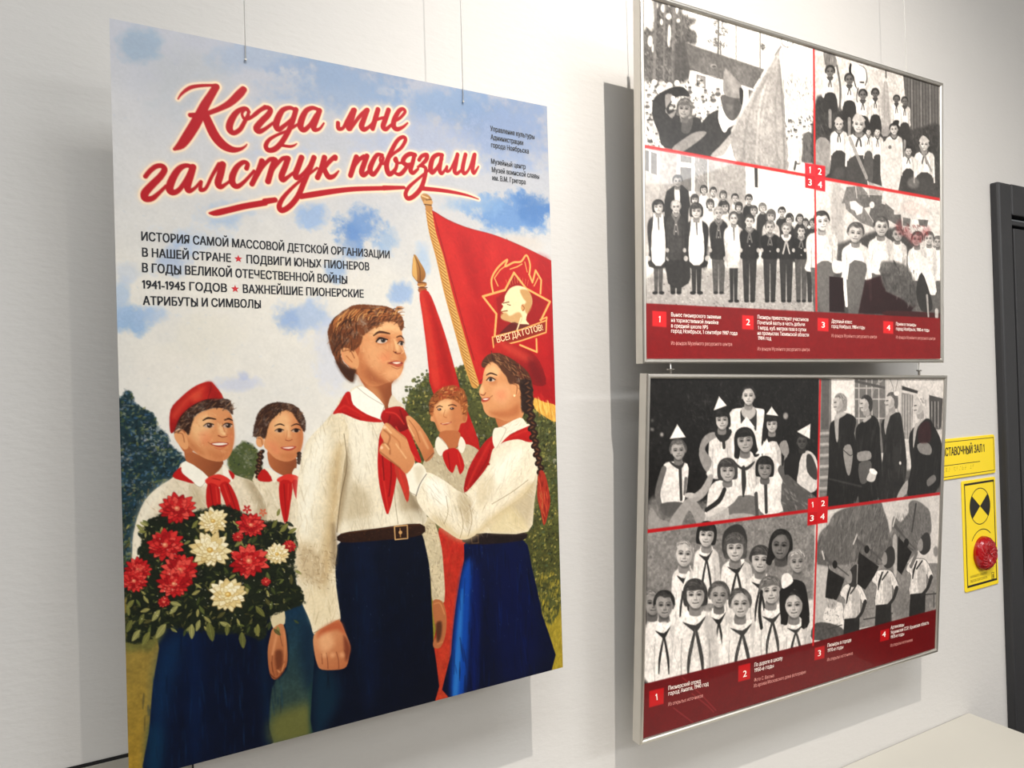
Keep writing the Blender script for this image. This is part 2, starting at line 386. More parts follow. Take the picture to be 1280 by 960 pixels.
# sky
A.img[:] = (226, 221, 211)
yy = np.linspace(0, 1, A.ny)[:, None, None]; A.img += (np.array([-14, -10, 4]) * np.clip(1 - yy * 3, 0, 1)).astype(np.float32)
A.img += (A.n1 * 7)[..., None] * np.array([1, .8, .4], np.float32)
for x, y, rx, ry, c, a in [
    (480, 85, 120, 34, (166, 180, 200), .85), (620, 150, 80, 40, (164, 182, 206), .8), (400, 60, 50, 22, (170, 184, 200), .7), (230, 90, 60, 40, (204, 204, 202), .6), (175, 58, 34, 26, (165, 186, 204), .7), (320, 70, 60, 25, (178, 193, 212), .6), (430, 110, 100, 40, (166, 186, 210), .75),
    (560, 130, 90, 35, (158, 184, 214), .75), (640, 170, 70, 50, (174, 190, 216), .8), (520, 180, 90, 50, (196, 203, 220), .7),
    (250, 130, 60, 40, (206, 207, 208), .6), (350, 200, 60, 30, (200, 206, 220), .7), (640, 265, 62, 30, (112, 156, 208), .85),
    (600, 255, 45, 16, (150, 184, 218), .7), (668, 258, 26, 22, (84, 132, 190), .6), (280, 265, 45, 22, (172, 192, 216), .75), (235, 300, 60, 24, (190, 203, 220), .7),
    (215, 320, 30, 30, (150, 172, 208), .55), (390, 270, 26, 20, (160, 186, 220), .8), (455, 282, 40, 30, (128, 162, 206), .9),
    (440, 300, 22, 30, (110, 148, 200), .6), (485, 300, 20, 24, (150, 180, 214), .6), (420, 335, 16, 22, (150, 178, 214), .7),
    (385, 395, 40, 24, (166, 186, 216), .75), (360, 400, 16, 20, (130, 160, 206), .4), (500, 365, 18, 20, (140, 170, 212), .7), (525, 330, 16, 26, (176, 198, 222), .7),
    (165, 400, 34, 24, (140, 172, 208), .8), (190, 395, 40, 16, (168, 188, 214), .7), (150, 370, 16, 26, (170, 190, 214), .7), (160, 340, 22, 16, (200, 206, 214), .7),
    (300, 480, 34, 12, (196, 200, 216), .7), (305, 470, 10, 9, (170, 180, 214), .5), (420, 440, 40, 50, (206, 208, 218), .6), (560, 300, 26, 50, (222, 216, 208), .5),
    (640, 305, 40, 14, (222, 210, 196), .7), (250, 420, 60, 40, (222, 216, 202), .6), (200, 460, 50, 24, (226, 220, 210), .6), (340, 340, 30, 20, (224, 218, 204), .8)]:
    blob('Z', x, y, rx, ry, c, a)
dabs('Z', '140,40 690,140 690,450 150,480', 900, [(170, 186, 208), (214, 210, 206), (190, 200, 216), (226, 220, 208)], (1, 5), (.6, 2.2), 0, 90, .22)
xx = np.linspace(0, 1, A.nx)[None, :, None]; A.img *= (1 - (.07 + .13 * xx) * np.clip(1.2 - yy * 3.4, 0, 1) * np.array([1.1, 1.0, .8])).astype(np.float32)      # a darkening gradient multiplied into the sky towards the top, strongest at the right
# far ground and foliage
p('Z', '140,640 240,640 240,1010 140,1010', (126, 116, 74), soft=8, c2=(168, 132, 42), n=.12, sm=False)
p('Z', '470,600 710,600 710,860 470,930', (96, 98, 52), soft=6, c2=(176, 150, 44), n=.12, sm=False)
LF = '150,500 158,488 166,492 170,505 180,510 190,515 196,526 195,538 204,540 212,556 224,566 232,574 228,600 200,640 170,680 160,740 140,740 140,500'
p('Z', LF, (34, 56, 62), soft=1, rag=4, n=.35)
dabs('Z', LF, 700, [(18, 38, 46), (40, 66, 72), (60, 96, 130), (84, 98, 54), (120, 122, 66), (12, 28, 32), (130, 140, 120), (96, 120, 140)], (1, 5), (1.2, 3.6), -50, 70, .7)
dabs('Z', '182,525 200,530 212,560 196,570 178,550', 60, [(190, 190, 190), (160, 160, 120), (110, 120, 150)], (1, 4), (1, 3), 0, 90, .6)
dabs('Z', '150,640 185,600 200,640 165,740 150,740', 160, [(70, 74, 56), (96, 90, 62), (50, 60, 60), (130, 112, 70)], (2, 6), (1, 3), -70, 50, .7)
BF = '286,570 298,556 306,552 320,562 330,600 318,640 290,600'
p('Z', BF, (78, 88, 50), rag=2, n=.2); dabs('Z', BF, 90, [(50, 66, 40), (96, 104, 58), (36, 50, 48), (130, 128, 66)], (1, 3), (1, 2.4), 0, 90, .8)
RF = '508,500 520,486 534,472 548,480 575,456 600,470 640,520 700,500 704,760 640,760 560,740 500,620'
p('Z', RF, (78, 80, 42), soft=1, rag=4, n=.3)
dabs('Z', RF, 2000, [(44, 50, 26), (104, 106, 50), (132, 130, 64), (28, 34, 20), (168, 158, 84), (84, 98, 70), (60, 64, 32), (196, 178, 100)], (1, 4.5), (1.2, 3.4), -40, 70, .75)
for _ in range(120):
    x = A.r.uniform(504, 600); y = 500 - 28 * math.sin((x - 504) / 96 * 3.1) + A.r.uniform(-14, 6); e('Z', x, y, A.r.uniform(1, 2.6), A.r.uniform(1, 2.2), A.r.choice([(84, 90, 48), (120, 120, 66), (54, 60, 34)]), .8)
dabs('Z', '665,520 698,520 700,640 668,640', 260, [(120, 124, 72), (96, 108, 66), (146, 138, 84), (76, 92, 62)], (1, 4), (1, 2.4), -40, 60, .6)
dabs('Z', '660,650 700,650 702,730 670,730', 240, [(44, 44, 26), (64, 62, 34), (90, 84, 42), (120, 110, 50)], (1, 4), (1, 2.6), -60, 60, .6)
dabs('Z', '668,730 704,726 706,830 690,838', 200, [(168, 150, 58), (186, 164, 62), (150, 138, 50), (196, 170, 60)], (2, 7), (1, 3), -80, 20, .5)
dabs('Z', '520,480 545,470 560,540 520,560', 140, [(40, 48, 30), (62, 70, 40), (110, 108, 60)], (1, 4), (1, 2.6), -40, 70, .6)
# flag behind and second flag
FLAG = '560,92 640,140 740,180 860,212 960,250 1060,295 1158,345 1300,420 1300,1140 1065,1030 1000,930 800,960 760,960 700,700 640,480 580,230 545,130'
p('C', FLAG, (196, 34, 30), soft=.8, c2=(176, 22, 26), g=60, n=.04)
for q, c, a, so in [('600,150 700,330 800,640 830,900 780,940 700,650 620,300', (212, 56, 44), .45, 10), ('700,190 760,300 800,500 770,520 700,300', (160, 20, 22), .4, 10),
    ('860,230 900,330 860,420 830,330', (214, 58, 44), .35, 9), ('1080,320 1160,360 1160,560 1110,480', (156, 16, 22), .4, 10), ('900,720 1000,800 1120,900 1160,1040 1080,1000 980,900', (150, 16, 20), .45, 9),
    ('740,560 800,600 850,760 800,800', (160, 18, 22), .35, 10), ('1150,560 1180,560 1190,1060 1150,1000', (160, 12, 24), .5, 6)]:
    p('C', q, c, a, so)
dabs('C', FLAG, 320, [(214, 58, 44), (170, 24, 26), (190, 34, 30)], (12, 50), (3, 9), 68, 18, .28)
l('C', '560,92,5 640,140,6 740,180,5 860,212,4 960,250,5 1060,295,4 1158,345,4', (150, 40, 30), .6)
l('C', '545,100,34 562,200,36 600,330,42 640,500,44 690,680,46 735,840,48 775,960,44', (206, 152, 78), 1)
for i in range(46):
    t = i / 45; x = np.interp(t, [0, .12, .27, .47, .68, .86, 1], [545, 562, 600, 640, 690, 735, 775]); y = 100 + 860 * t
    l('C', [(x - 18, y - 14, 3), (x + 14, y + 16, 4)], (134, 84, 36), .75)
    l('C', [(x - 12, y - 16, 3), (x + 17, y + 8, 3)], (244, 208, 134), .8)
l('C', '568,110,5 600,230,5 660,450,5 712,640,5 770,840,6', (120, 20, 14), .55)
p('F', '1068,70 1120,90 1184,112 1186,190 1120,160 1072,120', (226, 172, 74), n=.1)
dabs('F', '1068,80 1184,115 1186,185 1072,130', 60, [(250, 210, 120), (190, 128, 48), (228, 180, 90)], (20, 46), (2, 5), 82, 8, .8)
p('C', '500,14 530,8 556,30 560,60 548,110 535,90 520,60', (178, 128, 74)); e('C', 540, 52, 24, 16, (206, 158, 98)); e('C', 545, 82, 18, 14, (190, 134, 74))
l('C', '512,20,6 540,30,6', (236, 200, 150)); l('C', '522,62,5 556,66,5', (90, 56, 30)); l('C', '530,40,4 556,38,4', (100, 64, 34))
p('C', '470,312 500,350 526,398 524,432 497,455 470,430 460,402', (190, 140, 74), c2=(150, 98, 48)); p('C', '470,312 480,360 486,440 470,425 461,400', (228, 184, 112), .8)
l('C', '470,315,3 498,380,4 500,450,4', (92, 56, 28), .8); e('C', 510, 462, 24, 14, (182, 122, 66)); e('C', 512, 490, 22, 16, (160, 98, 50)); l('C', '490,452,4 530,455,4', (90, 50, 24)); l('C', '492,478,4 536,478,4', (90, 50, 24)); l('C', '494,470,4 520,466,4', (240, 200, 130), .8)
p('C', '498,508 542,498 590,610 640,760 700,980 740,1100 800,1290 700,1290 560,990 545,900 530,760 512,620', (196, 38, 30), c2=(180, 30, 26), n=.06)
p('C', '500,512 516,510 560,700 600,960 560,960 535,760', (216, 70, 50), .6, 4); p('C', '540,520 600,680 670,960 640,960 580,720', (150, 18, 18), .5, 5)
p('F', '595,720 740,765 725,880 700,1000 665,1300 650,1575 568,1600 565,1300 620,1085 612,900', (186, 46, 34), c2=(178, 62, 36), n=.14)
dabs('F', '610,740 720,780 690,1100 640,1400 590,1400 622,1085', 160, [(206, 62, 46), (160, 30, 26), (186, 74, 44)], (10, 40), (3, 9), 86, 14, .35)
# emblem on the flag: five-pointed star, flames, bearded profile, ribbon
GD = (246, 178, 104)
for P, wd in [('970,404 1030,482 1150,548 1104,642', 9), ('970,404 925,490 814,522 882,610 872,740', 9), ('1000,765 1084,800 1082,735', 9),
              ('866,505 857,440 886,382 936,338 926,372 968,352 1005,348 1032,316 1050,362 1046,412', 9), ('1046,412 1062,452 1078,392 1106,440 1102,508', 9),
              ('890,470 872,430 900,390 932,366', 5), ('1070,470 1090,430', 5), ('950,386 985,374 1010,360', 5), ('1024,350 1036,400', 4)]:
    q = pts(P); l('C', q, GD, w=wd, sm=len(q) > 4 and '866' in P); 
p('C', '880,530 925,495 970,415 1030,490 1136,550 1100,640 1080,720 880,735 890,610', (140, 20, 20), .55, 2, sm=False)
for P in ('970,404 1030,482 1150,548 1104,642', '970,404 925,490 814,522 882,610 872,740'): l('C', P, GD, w=9, sm=False)
p('C', '925,520 950,482 990,468 1030,482 1056,520 1060,560 1042,596 1030,640 1046,664 1010,690 975,690 985,668 950,650 912,636 904,622 918,606 904,596 916,572 908,560 922,545', (240, 222, 176))
p('C', '1000,490 1040,492 1060,530 1056,580 1034,610 1020,570 1030,550 1015,530', (196, 146, 88), .85, 2)
p('C', '904,610 930,604 950,620 990,600 1010,620 1000,655 960,652 912,640', (202, 152, 96), .8, 2); l('C', '916,556,4 944,550,5', (120, 56, 30)); l('C', '936,562,3 952,566,4', (110, 50, 30)); l('C', '905,598,4 936,594,6', (150, 84, 44)); e('C', 1015, 578, 10, 18, (216, 160, 104)); l('C', '1010,566,3 1022,580,3 1014,594,3', (140, 70, 40))
for i in range(9): l('C', [(940 + i * 12, 470 - 4 * (4 - abs(i - 4)), 2), (930 + i * 14, 440 - 5 * (4 - abs(i - 4)), 2)], GD, .7)
p('C', '960,652 1000,660 1046,664 1060,690 900,726 905,700', (98, 28, 22), .9, 1); l('C', '985,690,6 1005,630,8', (240, 222, 176)); 
p('C', '862,728 1000,690 1132,642 1130,698 1004,742 870,778', (150, 42, 26), sm=False)
for P in ('862,726 1000,690 1132,642 1130,702 1004,744 868,778 862,726', '1100,640 1134,626 1132,642'): l('C', P, GD, w=7, sm=False)
# boy at the back, curly fair hair
BH = '545,135 548,85 575,45 620,14 680,8 722,36 738,100 732,165 712,140 700,100 655,75 605,82 572,112 560,160'
p('F', '515,395 575,315 640,345 720,300 792,330 840,400 800,520 720,560 620,500 530,450', (196, 180, 148), n=.06)
dabs('F', '515,395 575,325 640,345 720,310 790,335 720,540 620,480', 130, [(160, 142, 112), (226, 214, 188), (146, 130, 104)], (8, 26), (2, 5), 60, 40, .5)
p('F', '560,140 575,98 620,72 690,76 716,120 736,150 730,190 704,198 692,232 660,256 622,258 592,232 574,192 552,182', SK, c2=(206, 138, 90), g=40)
p('F', '600,240 690,235 702,282 668,326 610,300', SKS); p('F', '660,90 715,110 735,160 700,200 680,240 660,200', SKS, .55, 5); p('F', '600,90 650,84 650,120 620,150 590,120', SKH, .6, 5)
p('F', BH, (156, 88, 44), rag=1); dabs('F', BH, 70, [(206, 134, 74), (110, 56, 28), (230, 168, 104), (90, 44, 22)], (8, 22), (3, 6), -30, 70, .8)
l('F', '582,118,4 596,110,5 612,114,4', (70, 36, 20)); l('F', '642,108,4 662,103,5 682,110,4', (70, 36, 20)); e('F', 597, 127, 10, 6, (60, 40, 34)); e('F', 660, 123, 11, 6, (60, 40, 34)); e('F', 594, 125, 3, 2, (230, 220, 210)); e('F', 657, 121, 3, 2, (230, 220, 210))
l('F', '625,130,3 618,160,4 632,168,5', SKS, .8); l('F', '604,198,5 628,202,6 656,190,5', (170, 70, 50)); l('F', '610,200,2 652,193,2', (236, 214, 190)); e('F', 722, 170, 9, 18, SKS); p('F', '560,150 570,150 600,230 590,232', SKS, .5, 3)
p('F', '575,312 592,262 642,322 604,362', WH); p('F', '704,262 728,300 712,346 690,318', WH); l('F', '592,262,3 642,322,3 604,362,3', WHD, .5)
p('F', '612,352 640,325 690,328 722,408 700,452 682,402 664,444 636,420', RD); l('F', '640,345,5 650,425,5', RDD, .6); l('F', '690,345,5 706,425,5', RDL, .7)
# boy in the red cap
p('E', '262,830 278,700 320,590 385,520 470,462 520,390 600,510 650,470 715,400 770,452 880,498 935,610 935,760 900,970 560,970 290,970', (226, 212, 186), n=.05)
p('E', '262,830 278,700 320,590 385,520 440,480 400,560 340,680 310,820 290,960', (240, 232, 212), .7, 8); p('E', '820,480 885,500 930,600 935,760 880,760 880,600', (168, 150, 118), .8, 8); p('E', '560,500 620,560 640,700 600,660 560,580', (186, 168, 134), .7, 8)
dabs('E', '270,820 330,600 500,470 880,510 930,640 920,760 700,660 400,800', 300, [(206, 190, 160), (246, 238, 220), (180, 162, 130), (160, 142, 112), (236, 200, 170)], (12, 40), (2, 6), 75, 35, .35)
p('E', '524,320 590,352 700,372 712,410 642,468 560,424 530,384', SKS, c2=SKD, g=20)
p('E', '478,240 560,230 570,330 515,335', SKS); p('E', '522,262 545,200 590,150 640,128 700,118 745,138 764,180 772,255 764,320 742,368 700,388 640,378 590,352 545,312 530,290', SK, c2=(208, 138, 90), g=25)
for q, c, a, so in [('560,210 600,160 640,150 660,190 640,250 600,290 570,260', SKH, .6, 7), ('690,200 716,210 722,250 700,250', SKH, .7, 4), ('640,330 700,340 740,330 720,375 660,370', SKS, .55, 6), ('530,270 560,290 620,350 560,330', SKS, .7, 6),
                    ('745,160 766,200 768,300 750,330 745,240', SKS, .5, 5), ('600,250 640,240 650,290 610,300', (228, 132, 92), .45, 7), ('740,250 764,250 760,300 742,290', (220, 124, 84), .4, 5)]: p('E', q, c, a, so)
p('E', '472,242 500,228 530,258 542,312 522,328 494,302 474,272', SK); l('E', '486,246,5 512,250,5 522,290,5', SKD, .6)
p('E', '470,245 480,190 520,130 570,90 640,66 720,72 755,90 764,150 738,132 700,118 640,128 592,146 562,186 545,254 528,240 500,222 480,232', (58, 34, 24), rag=.6)
dabs('E', '475,235 520,135 640,72 755,92 762,135 640,120 560,170 530,235', 120, [(34, 20, 16), (96, 60, 40), (130, 92, 62), (48, 28, 20), (176, 140, 110)], (12, 34), (2, 6), -40, 40, .7)
p('E', '450,235 452,130 500,70 560,20 612,-6 652,-12 672,4 716,70 640,74 560,108 500,165 470,238', (190, 44, 34), c2=(160, 26, 24), g=100, n=.06)
for q, c, a in [('460,150 520,80 600,20 620,30 540,90 480,170', (222, 92, 62), .5), ('630,0 660,-5 700,62 650,70', (150, 22, 24), .6), ('560,60 600,40 610,70 570,90', (226, 112, 74), .45)]: p('E', q, c, a, 5)
l('E', '640,70,4 655,20,4 652,-8,3', (110, 14, 16), .6); l('E', '470,236,6 500,166,7 560,110,7 640,76,6 716,72,4', (104, 16, 18), .5)
for bx, ex_ in ((645, 0), (738, 0)): p('E', [(bx - 26, 212), (bx - 6, 198), (bx + 16, 200), (bx + 24, 212), (bx, 220)], (196, 170, 150)); e('E', bx + 3, 208, 13, 11, (44, 26, 20)); e('E', bx - 2, 204, 3, 3, (230, 225, 220)); l('E', [(bx - 28, 210, 3), (bx - 6, 196, 6), (bx + 22, 202, 5)], (40, 20, 14))
l('E', '616,182,6 640,170,10 678,176,6', (44, 24, 16)); l('E', '724,180,7 744,174,9 762,182,5', (44, 24, 16)); l('E', '712,196,4 722,236,5 738,256,5', SKS, .7); l('E', '692,258,6 712,266,5 734,262,5', (150, 74, 46)); e('E', 722, 248, 8, 7, SKH, .8, 2); dabs('E', '550,210 640,140 760,180 765,320 700,385 560,330', 80, [SK, SKH, SKS, (232, 150, 100)], (8, 28), (4, 9), 60, 60, .22)
p('E', '652,298 690,290 716,292 744,296 726,312 694,316 668,308', (168, 62, 46)); p('E', '660,299 700,294 738,298 710,306 680,306', (246, 232, 214)); l('E', '650,298,4 640,290,3', SKD, .6); l('E', '672,318,3 700,326,5 722,316,3', (196, 96, 70), .7)
p('E', '505,440 528,385 642,466 602,516 555,482', (244, 238, 222)); p('E', '712,404 742,428 764,488 722,470', (240, 232, 214)); l('E', '642,466,3 602,516,3 555,482,3', WHD, .5)
p('E', '462,462 504,415 512,446 572,496 520,486', RD); p('E', '742,430 772,452 768,474 758,470', RD)
p('E', '626,480 660,458 702,452 752,480 735,500 690,516 640,504', RDL); p('E', '638,500 692,512 704,580 700,645 662,652 632,600', RD); p('E', '698,508 742,492 790,585 806,690 750,650 722,585', RD)
for q in ('650,505 664,600 672,645', '735,500 770,600 790,670', '660,470 700,480'): l('E', q, RDD, .55, w=6)
for q in ('680,515 688,590', '720,505 750,590', '650,470 690,462'): l('E', q, RDL, .8, w=7)
# girl with braids
p('E', '862,480 925,420 1000,470 1085,440 1100,560 1085,960 940,960 935,620', (222, 208, 180), n=.05); dabs('E', '870,490 1080,480 1080,800 940,760', 130, [(190, 172, 140), (244, 236, 216), (160, 142, 112)], (12, 40), (2, 6), 80, 25, .4)
p('E', '940,330 1000,375 1075,360 1080,430 1040,462 980,440 945,400', SKS, c2=SKD, g=10)
p('E', '922,278 930,220 960,172 1012,132 1062,136 1100,190 1116,250 1110,312 1088,362 1040,388 980,374 940,335 920,312', SK, c2=(204, 132, 86), g=30)
for q, c, a, so in [('960,210 1000,150 1040,150 1050,200 1000,250', SKH, .55, 7), ('1030,210 1048,212 1052,262 1034,260', SKH, .6, 4), ('1088,190 1112,240 1108,320 1090,350', SKS, .55, 5), ('940,290 980,300 1000,350 960,340', (226, 134, 96), .5, 7), ('1000,350 1080,345 1050,385', SKS, .5, 5)]: p('E', q, c, a, so)
e('E', 900, 288, 20, 28, SK); l('E', '888,270,4 906,276,5 912,304,4', SKD, .6)
p('E', '866,262 876,190 900,132 960,96 1040,94 1092,120 1128,182 1122,240 1096,200 1056,142 1014,134 962,178 936,230 926,272 900,262', (66, 40, 28), rag=.5)
dabs('E', '870,250 900,140 1000,98 1090,122 1122,200 1040,128 940,190 900,255', 110, [(40, 24, 18), (104, 68, 44), (150, 112, 80), (50, 30, 22)], (12, 40), (2, 5), -50, 40, .7)
for bx, w_ in ((997, 1), (1080, 1)): p('E', [(bx - 22, 236), (bx - 4, 224), (bx + 20, 234), (bx, 243)], (196, 166, 140)); e('E', bx + 2, 233, 11, 9, (44, 24, 18)); l('E', [(bx - 24, 234, 3), (bx - 2, 223, 5), (bx + 21, 230, 4)], (38, 20, 14)); l('E', [(bx - 24, 210, 3), (bx + 2, 200, 7), (bx + 24, 208, 4)], (48, 26, 18))
l('E', '1036,232,3 1034,262,4 1028,276,4', SKS, .6); l('E', '1028,280,4 1044,284,4 1060,278,4', (150, 76, 48)); p('E', '1002,318 1040,312 1082,312 1060,330 1030,332', (172, 66, 50)); p('E', '1012,319 1040,315 1072,315 1044,324', (240, 222, 204))
for i in range(9): e('E', 908 - (i % 2) * 6 - i * 2, 340 + i * 15, 17, 11, (52, 30, 22), rot=30 if i % 2 else -30); e('E', 904 - i * 2, 337 + i * 15, 6, 3, (150, 104, 70), rot=30, a=.8)
for i in range(4): e('E', 1096, 348 + i * 15, 12, 10, (48, 28, 20)); 
p('E', '920,418 990,452 972,492 928,455', WH); p('E', '1076,420 1095,440 1085,470 1060,450', WH); p('E', '888,462 922,424 962,484 900,486', RD)
p('E', '986,474 1040,450 1092,464 1080,496 1000,492', RDL); p('E', '998,490 1060,494 1052,600 1030,706 1002,610', RD); p('E', '1060,490 1092,488 1086,586', RD); l('E', '1020,500,6 1026,600,6 1030,680,4', RDD, .5); l('E', '1042,500,6 1040,580,5', RDL, .8)
# skirts of the two children on the left
p('G', '920,140 1080,140 1080,600 930,600', (14, 34, 48), sm=False)
p('G', '410,150 960,150 960,330 972,560 972,830 700,960 560,1010 325,1010 345,780 365,540 395,360', (8, 24, 52), c2=(4, 12, 34), g=20, n=.12)
for q, c, a, so in [('400,380 470,300 520,330 450,600 400,900 350,980 365,560', (12, 60, 98), .5, 14), ('540,330 600,300 600,800 560,900', (6, 34, 74), .6, 14), ('350,760 420,800 400,1000 330,1000', (12, 62, 84), .5, 12), ('900,300 940,400 960,820 920,820', (10, 44, 70), .5, 10)]: p('G', q, c, a, so)
p('G', '1005,165 1100,130 1145,180 1172,300 1182,480 1176,790 968,832 960,560 1035,470 1040,300', (18, 50, 74), c2=(70, 82, 60), n=.16, soft=1.5)
p('G', '968,700 1172,640 1178,790 968,836', (116, 112, 54), .75, 14); p('G', '1120,240 1170,310 1182,500 1130,560 1100,400', (12, 34, 56), .7, 12); p('G', '1150,560 1180,560 1178,780 1150,780', (30, 60, 50), .7, 5)
dabs('G', '400,350 950,320 960,800 360,960', 160, [(10, 40, 78), (6, 22, 48), (20, 62, 96), (4, 10, 30)], (40, 130), (4, 12), 90, 6, .3)
p('G', '950,168 1012,150 1024,236 968,264', (214, 198, 160)); p('G', '966,262 1016,242 1036,358 1032,450 984,516 950,492 938,380 952,300', (196, 130, 84), c2=(160, 92, 56), g=70)
p('G', '975,380 1010,375 1012,440 985,470', (104, 52, 30), .8, 3); l('G', '958,430,5 964,480,5', SKD); l('G', '985,470,8 1005,480,8 1020,440,6', (206, 140, 92), .8); l('G', '950,490,5 985,512,5 1028,458,4', (80, 36, 20), .7)
for q in ('962,400 960,450 972,500', '984,460 986,496', '1006,440 1004,484', '1000,300 1012,350'): l('G', q, (110, 56, 32), .6, w=4)
l('G', '985,280,10 975,330,12 962,390,10', (222, 160, 112), .6, 2); l('G', '1020,280,6 1026,360,8 1022,420,6', (214, 146, 98), .6, 2)
# right hand girl: skirt, belt, blouse
p('F', '745,780 1005,770 1060,920 1110,1150 1156,1440 650,1575 655,1350 680,1100 720,880', (6, 18, 58), c2=(3, 10, 38), n=.12)
p('F', '716,920 760,900 745,1300 720,1560 655,1570 660,1350 685,1100', (12, 78, 170), .85, 8); p('F', '700,1080 716,1080 690,1560 662,1560', (70, 150, 210), .5, 4); p('F', '900,850 1000,850 1100,1350 900,1480', (4, 16, 66), .6, 20); p('F', '760,1000 800,960 790,1500 750,1520', (6, 30, 100), .6, 8)
dabs('F', '760,800 1000,790 1130,1400 680,1540', 120, [(8, 36, 96), (4, 10, 34), (2, 6, 24)], (40, 140), (4, 12), 88, 8, .35)
# main boy: trousers
p('F', '108,785 300,775 505,750 545,880 558,1100 568,1300 571,1600 200,1700 -30,1780 -30,1400 -20,1240 60,1000 80,870', (5, 16, 38), c2=(3, 8, 26), g=30, n=.16)
p('F', '-28,1440 60,1440 100,1560 40,1700 -30,1760', (14, 50, 66), .7, 14); p('F', '180,800 260,800 280,1500 220,1560', (10, 34, 72), .35, 18)
dabs('F', '110,800 500,770 560,1400 0,1500', 160, [(10, 32, 62), (2, 6, 20), (14, 44, 66)], (30, 100), (3, 10), 90, 8, .3)
for _ in range(60): 
    x = A.r.uniform(120, 1050); y = A.r.uniform(800, 1300); 
    if not 560 < x < 720: l('F', [(x, y, 2), (x + 1, y + A.r.uniform(2, 9), 2)], (110, 130, 150), .5)
# main boy: right sleeve down and cuff, other arm
p('F', '495,690 560,670 600,780 616,900 622,1086 566,1090 555,1000 545,900 520,780', (206, 190, 156), n=.1); dabs('F', '520,700 590,720 616,1070 565,1080', 80, [(150, 132, 100), (236, 224, 196), (120, 104, 80)], (8, 24), (2, 5), 60, 50, .5)
p('F', '566,1082 612,1088 632,1160 628,1250 602,1316 570,1318 566,1290 584,1250 566,1160', (176, 108, 66)); p('F', '580,1200 608,1190 606,1260 586,1290', (66, 34, 22), .8, 3); l('F', '570,1100,6 600,1096,6 622,1150,6', (206, 140, 90), .7); l('F', '588,1300,8 612,1290,8', (196, 128, 82), .7)
TOR = '75,140 150,30 240,10 310,120 360,100 420,110 470,350 480,480 484,560 532,650 522,700 440,712 280,728 110,750 84,700 98,560 118,400'
p('F', TOR, (230, 218, 192), n=.04)
for q, c, a, so in [('120,260 150,400 130,560 100,700 90,700 100,500', (150, 130, 98), .8, 8), ('380,400 440,520 500,640 450,700 400,600', (160, 140, 108), .7, 10), ('440,520 520,640 515,690 470,640', (120, 102, 76), .6, 8), ('160,500 240,560 250,700 150,720 120,640', (186, 168, 134), .6, 12), ('150,160 260,200 280,420 200,480 150,300', (244, 236, 216), .7, 14),
                    ('110,690 300,650 500,630 520,690 300,715 110,740', (244, 236, 214), .5, 8)]: p('F', q, c, a, so)
dabs('F', TOR, 420, [(196, 178, 146), (246, 240, 222), (168, 148, 116), (214, 196, 160), (140, 122, 92)], (24, 80), (1.5, 4), 84, 22, .27)
l('F', '370,470,3 375,580,3 390,700,3', (130, 112, 84), .7); l('F', '250,180,3 300,300,3', (190, 170, 140), .6)
SL = '110,150 60,150 10,205 -35,250 -72,300 -95,380 -110,480 -120,600 -135,800 -118,960 -104,1060 -52,1180 -32,1250 0,1228 60,1198 100,1182 98,1130 82,1020 76,900 86,830 76,740 95,600 120,400 145,250'
p('F', SL, (230, 216, 186), n=.05)
for q, c, a, so in [('-60,320 0,230 40,260 20,420 -20,600 -60,760 -110,700 -100,450', (246, 240, 222), .8, 14), ('60,400 110,300 100,560 70,760 60,900 20,1000 0,900 40,640', (190, 160, 112), .7, 12), ('-110,820 -60,800 0,860 40,980 20,1050 -40,1000 -100,960', (184, 158, 118), .6, 10), ('60,700 84,760 82,900 60,900', (120, 98, 68), .6, 5), ('-80,1040 20,1010 80,1040 60,1180 -20,1230', (226, 208, 170), .6, 8)]: p('F', q, c, a, so)
dabs('F', SL, 330, [(206, 186, 148), (246, 240, 222), (176, 150, 110), (220, 200, 160), (140, 116, 82)], (24, 80), (1.5, 4), 95, 26, .27)
dabs('F', '-105,820 60,820 80,1000 -80,1030', 120, [(150, 124, 84), (246, 236, 210), (120, 98, 66)], (8, 26), (2, 4), 50, 60, .5)
l('F', '120,250,4 135,400,4 105,560,5 84,740,5', (110, 90, 62), .7); l('F', '-30,1244,5 20,1218,5 98,1176,4', (150, 122, 84), .8)
# fist
p('H', '-32,300 0,268 50,240 96,220 126,280 152,350 146,400 132,452 92,468 10,468 -14,440 -30,370', (212, 150, 104), c2=(178, 106, 66), g=60)
p('H', '0,268 96,222 126,290 90,270 40,280 -10,310', (176, 84, 50), .8, 5); p('H', '0,300 50,290 70,340 30,380 0,360', (234, 180, 132), .7, 7); p('H', '118,300 152,350 146,400 128,420', (110, 50, 32), .8, 4)
for q in ('32,385 38,425 40,462', '82,380 92,420 94,462', '8,390 12,440', '122,370 134,410'): l('H', q, (120, 60, 38), .7, w=4)
for x_ in (22, 62, 110): e('H', x_, 395, 12, 12, (236, 180, 130), .6, 4)
# belts
p('F', '104,748 280,722 500,698 506,756 300,782 108,792', (50, 28, 18), n=.25); l('F', '106,750,4 290,724,4 500,702,4', (110, 66, 36), .6); dabs('F', '108,750 500,705 504,752 110,788', 40, [(110, 66, 40), (28, 14, 10), (140, 92, 56)], (4, 14), (2, 4), 0, 60, .5)
for q in ('372,712 436,706 438,772 376,778 372,712',): l('F', q, (206, 164, 110), w=6, sm=False)
l('F', '400,722,5 402,764,5', (176, 128, 76)); e('F', 402, 742, 9, 9, (206, 160, 104))
p('F', '738,748 1010,736 1006,784 745,802', (34, 24, 24), n=.3); l('F', '756,758,4 790,756,4 792,794,4 760,796,4 756,758,4', (110, 84, 60), .8, sm=False)
